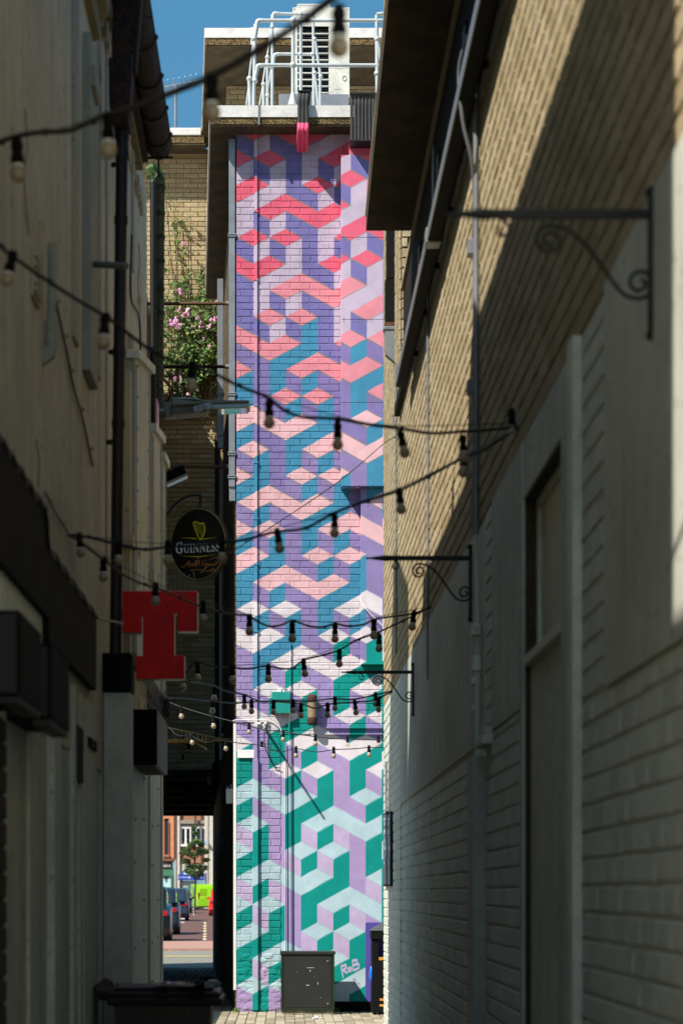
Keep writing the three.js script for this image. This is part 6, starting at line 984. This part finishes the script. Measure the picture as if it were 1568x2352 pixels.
// buildings across the street
{
  const Z = 205, X = (x) => Xp(x, Z), Y = (y) => Yp(y, Z), t = thing('white_shop', 'white building with large upper window and blue shop sign behind the tree', 'building'), wh = mat('#d6cfc2', 0.85, { map: T.mottle }), bk = mat('#b5826c', 0.9, { map: T.tan });
  mesh('wall', [box(X(401), X(413), 0, Y(1700), Z - 0.3, Z + 6), box(X(470), X(520), 0, Y(1700), Z - 0.3, Z + 6), box(X(413), X(470), Y(2000), Y(1985), Z - 0.1, Z + 6)], wh, t);
  mesh('brick_panel', [box(X(413), X(470), Y(1985), Y(1944), Z, Z + 6), box(X(413), X(470), Y(1884), Y(1700), Z, Z + 6)], bk, t);
  mesh('cornice', box(X(412), X(470), Y(1892), Y(1884), Z - 0.3, Z + 0.1), mat('#8d857a', 0.9), t);
  const w = new THREE.Group(); w.name = 'window'; t.add(w);
  mesh('frame', [box(X(413), X(470), Y(1903), Y(1897), Z - 0.12, Z + 0.1), box(X(413), X(470), Y(1944), Y(1939), Z - 0.2, Z + 0.1), ...[[414, 418], [424.5, 428.5], [436, 439], [447.5, 451], [460, 463.5]].map(([a, b]) => box(X(a), X(b), Y(1939), Y(1903), Z - 0.1, Z + 0.1))], mat('#e2e0da', 0.6), w);
  mesh('pane', box(X(413), X(470), Y(1941), Y(1895), Z + 0.15, Z + 0.3), M.glass, w);
  mesh('blind', box(X(413), X(470), Y(1897), Y(1892), Z - 0.02, Z + 0.3), mat('#8f8a80', 0.9), t);
  const cv = document.createElement('canvas'); cv.width = 256; cv.height = 64; const c = cv.getContext('2d'); c.fillStyle = '#1c3f9a'; c.fillRect(0, 0, 256, 64); c.fillStyle = '#c9d4ea'; seed = 71; for (let x = 10; x < 245; x += 17) { if (x > 120 && x < 165) continue; c.fillRect(x, 22, rr(4, 11), 20); c.fillStyle = rnd() < 0.5 ? '#c9d4ea' : '#9fb2da'; } c.beginPath(); c.arc(106, 36, 14, 0, 7); c.fill();
  const tx = new THREE.CanvasTexture(cv); tx.colorSpace = THREE.SRGBColorSpace; const g = new THREE.PlaneGeometry(X(470) - X(410), Y(2009) - Y(2021)); g.translate((X(470) + X(410)) / 2, (Y(2009) + Y(2021)) / 2, -Z + 0.31);
  mesh('sign_face', g, new THREE.MeshStandardMaterial({ map: tx, roughness: 0.5 }), t); mesh('sign_board', box(X(410), X(470), Y(2021.5), Y(2008.5), Z - 0.3, Z + 0.1), mat('#1c3f9a', 0.5), t);
  mesh('bright_fanlight', box(X(413), X(470), Y(2008), Y(2000), Z, Z + 0.2), mat('#cfdde6', 0.3), t);
  mesh('slat', [...Array(12).keys()].map((i) => box(X(413), X(452), Y(2027 + i * 4), Y(2023.4 + i * 4), Z - 0.02 - (i % 2) * 0.03, Z + 0.1)), mat('#a3a39b', 0.6), t);
  mesh('shop_window', box(X(425), X(445), Y(2062), Y(2038), Z - 0.1, Z), mat('#4f7fa0', 0.3), t); mesh('stall_riser', box(X(413), X(470), 0, Y(2072), Z - 0.2, Z), mat('#55666f', 0.7), t);
  mesh('drainpipe', [rod(P(404, 2085, Z - 2), P(404, 1700, Z - 2), 0.12), rod(P(477, 2085, Z - 2), P(479, 1700, Z - 2), 0.1)], mat('#9a958b', 0.6), t);
  mesh('poster', box(X(471), X(477), Y(2030), Y(2006), Z - 0.36, Z - 0.3), mat('#2f4a70', 0.5), t); mesh('wall_badge', rod(P(475.5, 1937, Z - 0.5), P(475.5, 1932, Z - 0.5), 0.2, 0.1, 10), mat('#2a62b8', 0.5), t);
}
{
  const Z = 190, X = (x) => Xp(x, Z), Y = (y) => Yp(y, Z), t = thing('orange_shop', 'salmon orange building with arched window above a painted shop shutter', 'building'), or = mat('#d58c66', 0.85, { map: T.mottle });
  mesh('wall', [box(X(320), X(377), Y(1972), Y(1700), Z, Z + 6), box(X(388), X(399), Y(1972), Y(1700), Z, Z + 6), box(X(377), X(388), Y(1972), Y(1964), Z, Z + 6), box(X(377), X(388), Y(1880), Y(1700), Z, Z + 6)], or, t);
  const w = new THREE.Group(); w.name = 'arched_window'; t.add(w);
  const sh = new THREE.Shape(); sh.moveTo(X(377.5), Y(1962)); sh.lineTo(X(387.5), Y(1962)); sh.lineTo(X(387.5), Y(1890)); sh.absarc(X(382.5), Y(1890), X(387.5) - X(382.5), 0, Math.PI, false); const pg = new THREE.ShapeGeometry(sh); pg.translate(0, 0, -Z - 0.3);
  mesh('pane', pg, M.glass, w); mesh('frame', [box(X(376.5), X(378.5), Y(1964), Y(1888), Z - 0.1, Z + 0.3), box(X(386.5), X(388.5), Y(1964), Y(1888), Z - 0.1, Z + 0.3)], mat('#8c5233', 0.8), w); mesh('sill', box(X(375), X(390), Y(1968), Y(1963), Z - 0.3, Z), mat('#9c6a4c', 0.9), w);
  mesh('cornice', [box(X(320), X(400), Y(1980), Y(1973), Z - 0.5, Z + 1, 0.1)], mat('#6d4635', 0.9), t);
  const cv = document.createElement('canvas'); cv.width = 128; cv.height = 64; const c = cv.getContext('2d'); c.fillStyle = '#1c1a18'; c.fillRect(0, 0, 128, 64); c.fillStyle = '#d8d4cc'; seed = 13; for (let x = 6; x < 120; x += 20) c.fillRect(x, 14, rr(7, 14), 36);
  const tx = new THREE.CanvasTexture(cv); tx.colorSpace = THREE.SRGBColorSpace; const g = new THREE.PlaneGeometry(X(394) - X(370), Y(1981) - Y(1994)); g.translate((X(394) + X(370)) / 2, (Y(1981) + Y(1994)) / 2, -Z + 0.31); mesh('sign_face', g, new THREE.MeshStandardMaterial({ map: tx, roughness: 0.5 }), t);
  mesh('sign_board', box(X(320), X(396), Y(1995), Y(1980), Z - 0.3, Z + 0.5), mat('#1c1a18', 0.6), t); mesh('green_fascia', box(X(320), X(398), Y(2012), Y(1995), Z - 0.25, Z + 0.5), mat('#3c7358', 0.6), t);
  mesh('green_post', box(X(393), X(399), 0, Y(2012), Z - 0.3, Z + 0.5), mat('#2f5e3c', 0.6), t);
  const sv = document.createElement('canvas'); sv.width = 128; sv.height = 256; const d = sv.getContext('2d'); d.fillStyle = '#a9cfd2'; d.fillRect(0, 0, 128, 256); for (const [col, a] of [['#d9a0aa', [[0, 120], [60, 256], [0, 256]]], ['#e0c9a0', [[60, 140], [128, 60], [128, 256], [70, 256]]], ['#5d5560', [[44, 0], [110, 0], [78, 60]]], ['#8cc7c4', [[0, 20], [40, 20], [70, 150], [50, 160]]]]) { d.fillStyle = col; d.beginPath(); a.forEach(([x, y], i) => i ? d.lineTo(x, y) : d.moveTo(x, y)); d.fill(); }
  const st = new THREE.CanvasTexture(sv); st.colorSpace = THREE.SRGBColorSpace; const g2 = new THREE.PlaneGeometry(X(393) - X(366), Y(2012)); g2.translate((X(393) + X(366)) / 2, Y(2012) / 2, -Z + 0.12); mesh('painted_shutter', g2, new THREE.MeshStandardMaterial({ map: st, roughness: 0.7 }), t); mesh('slat', [...Array(14).keys()].map((i) => box(X(330), X(393), i * 0.19, i * 0.19 + 0.18, Z - 0.1, Z + 0.1)), mat('#a9cfd2', 0.7), t);
}
// every group that was built in world coordinates gets its origin at its base
scene.updateMatrixWorld(true);
for (const o of scene.children) if (o.isGroup && o.position.lengthSq() === 0) {
  const b = new THREE.Box3().setFromObject(o), c = b.getCenter(V(0, 0, 0)); c.y = b.min.y; if (!isFinite(c.x)) continue;
  o.position.copy(c); for (const k of o.children) k.position.sub(c);
}
for (const o of [scene]) o.traverse((m) => { if (m.isMesh) { m.castShadow = true; m.receiveShadow = true; } });
renderer.render(scene, camera);
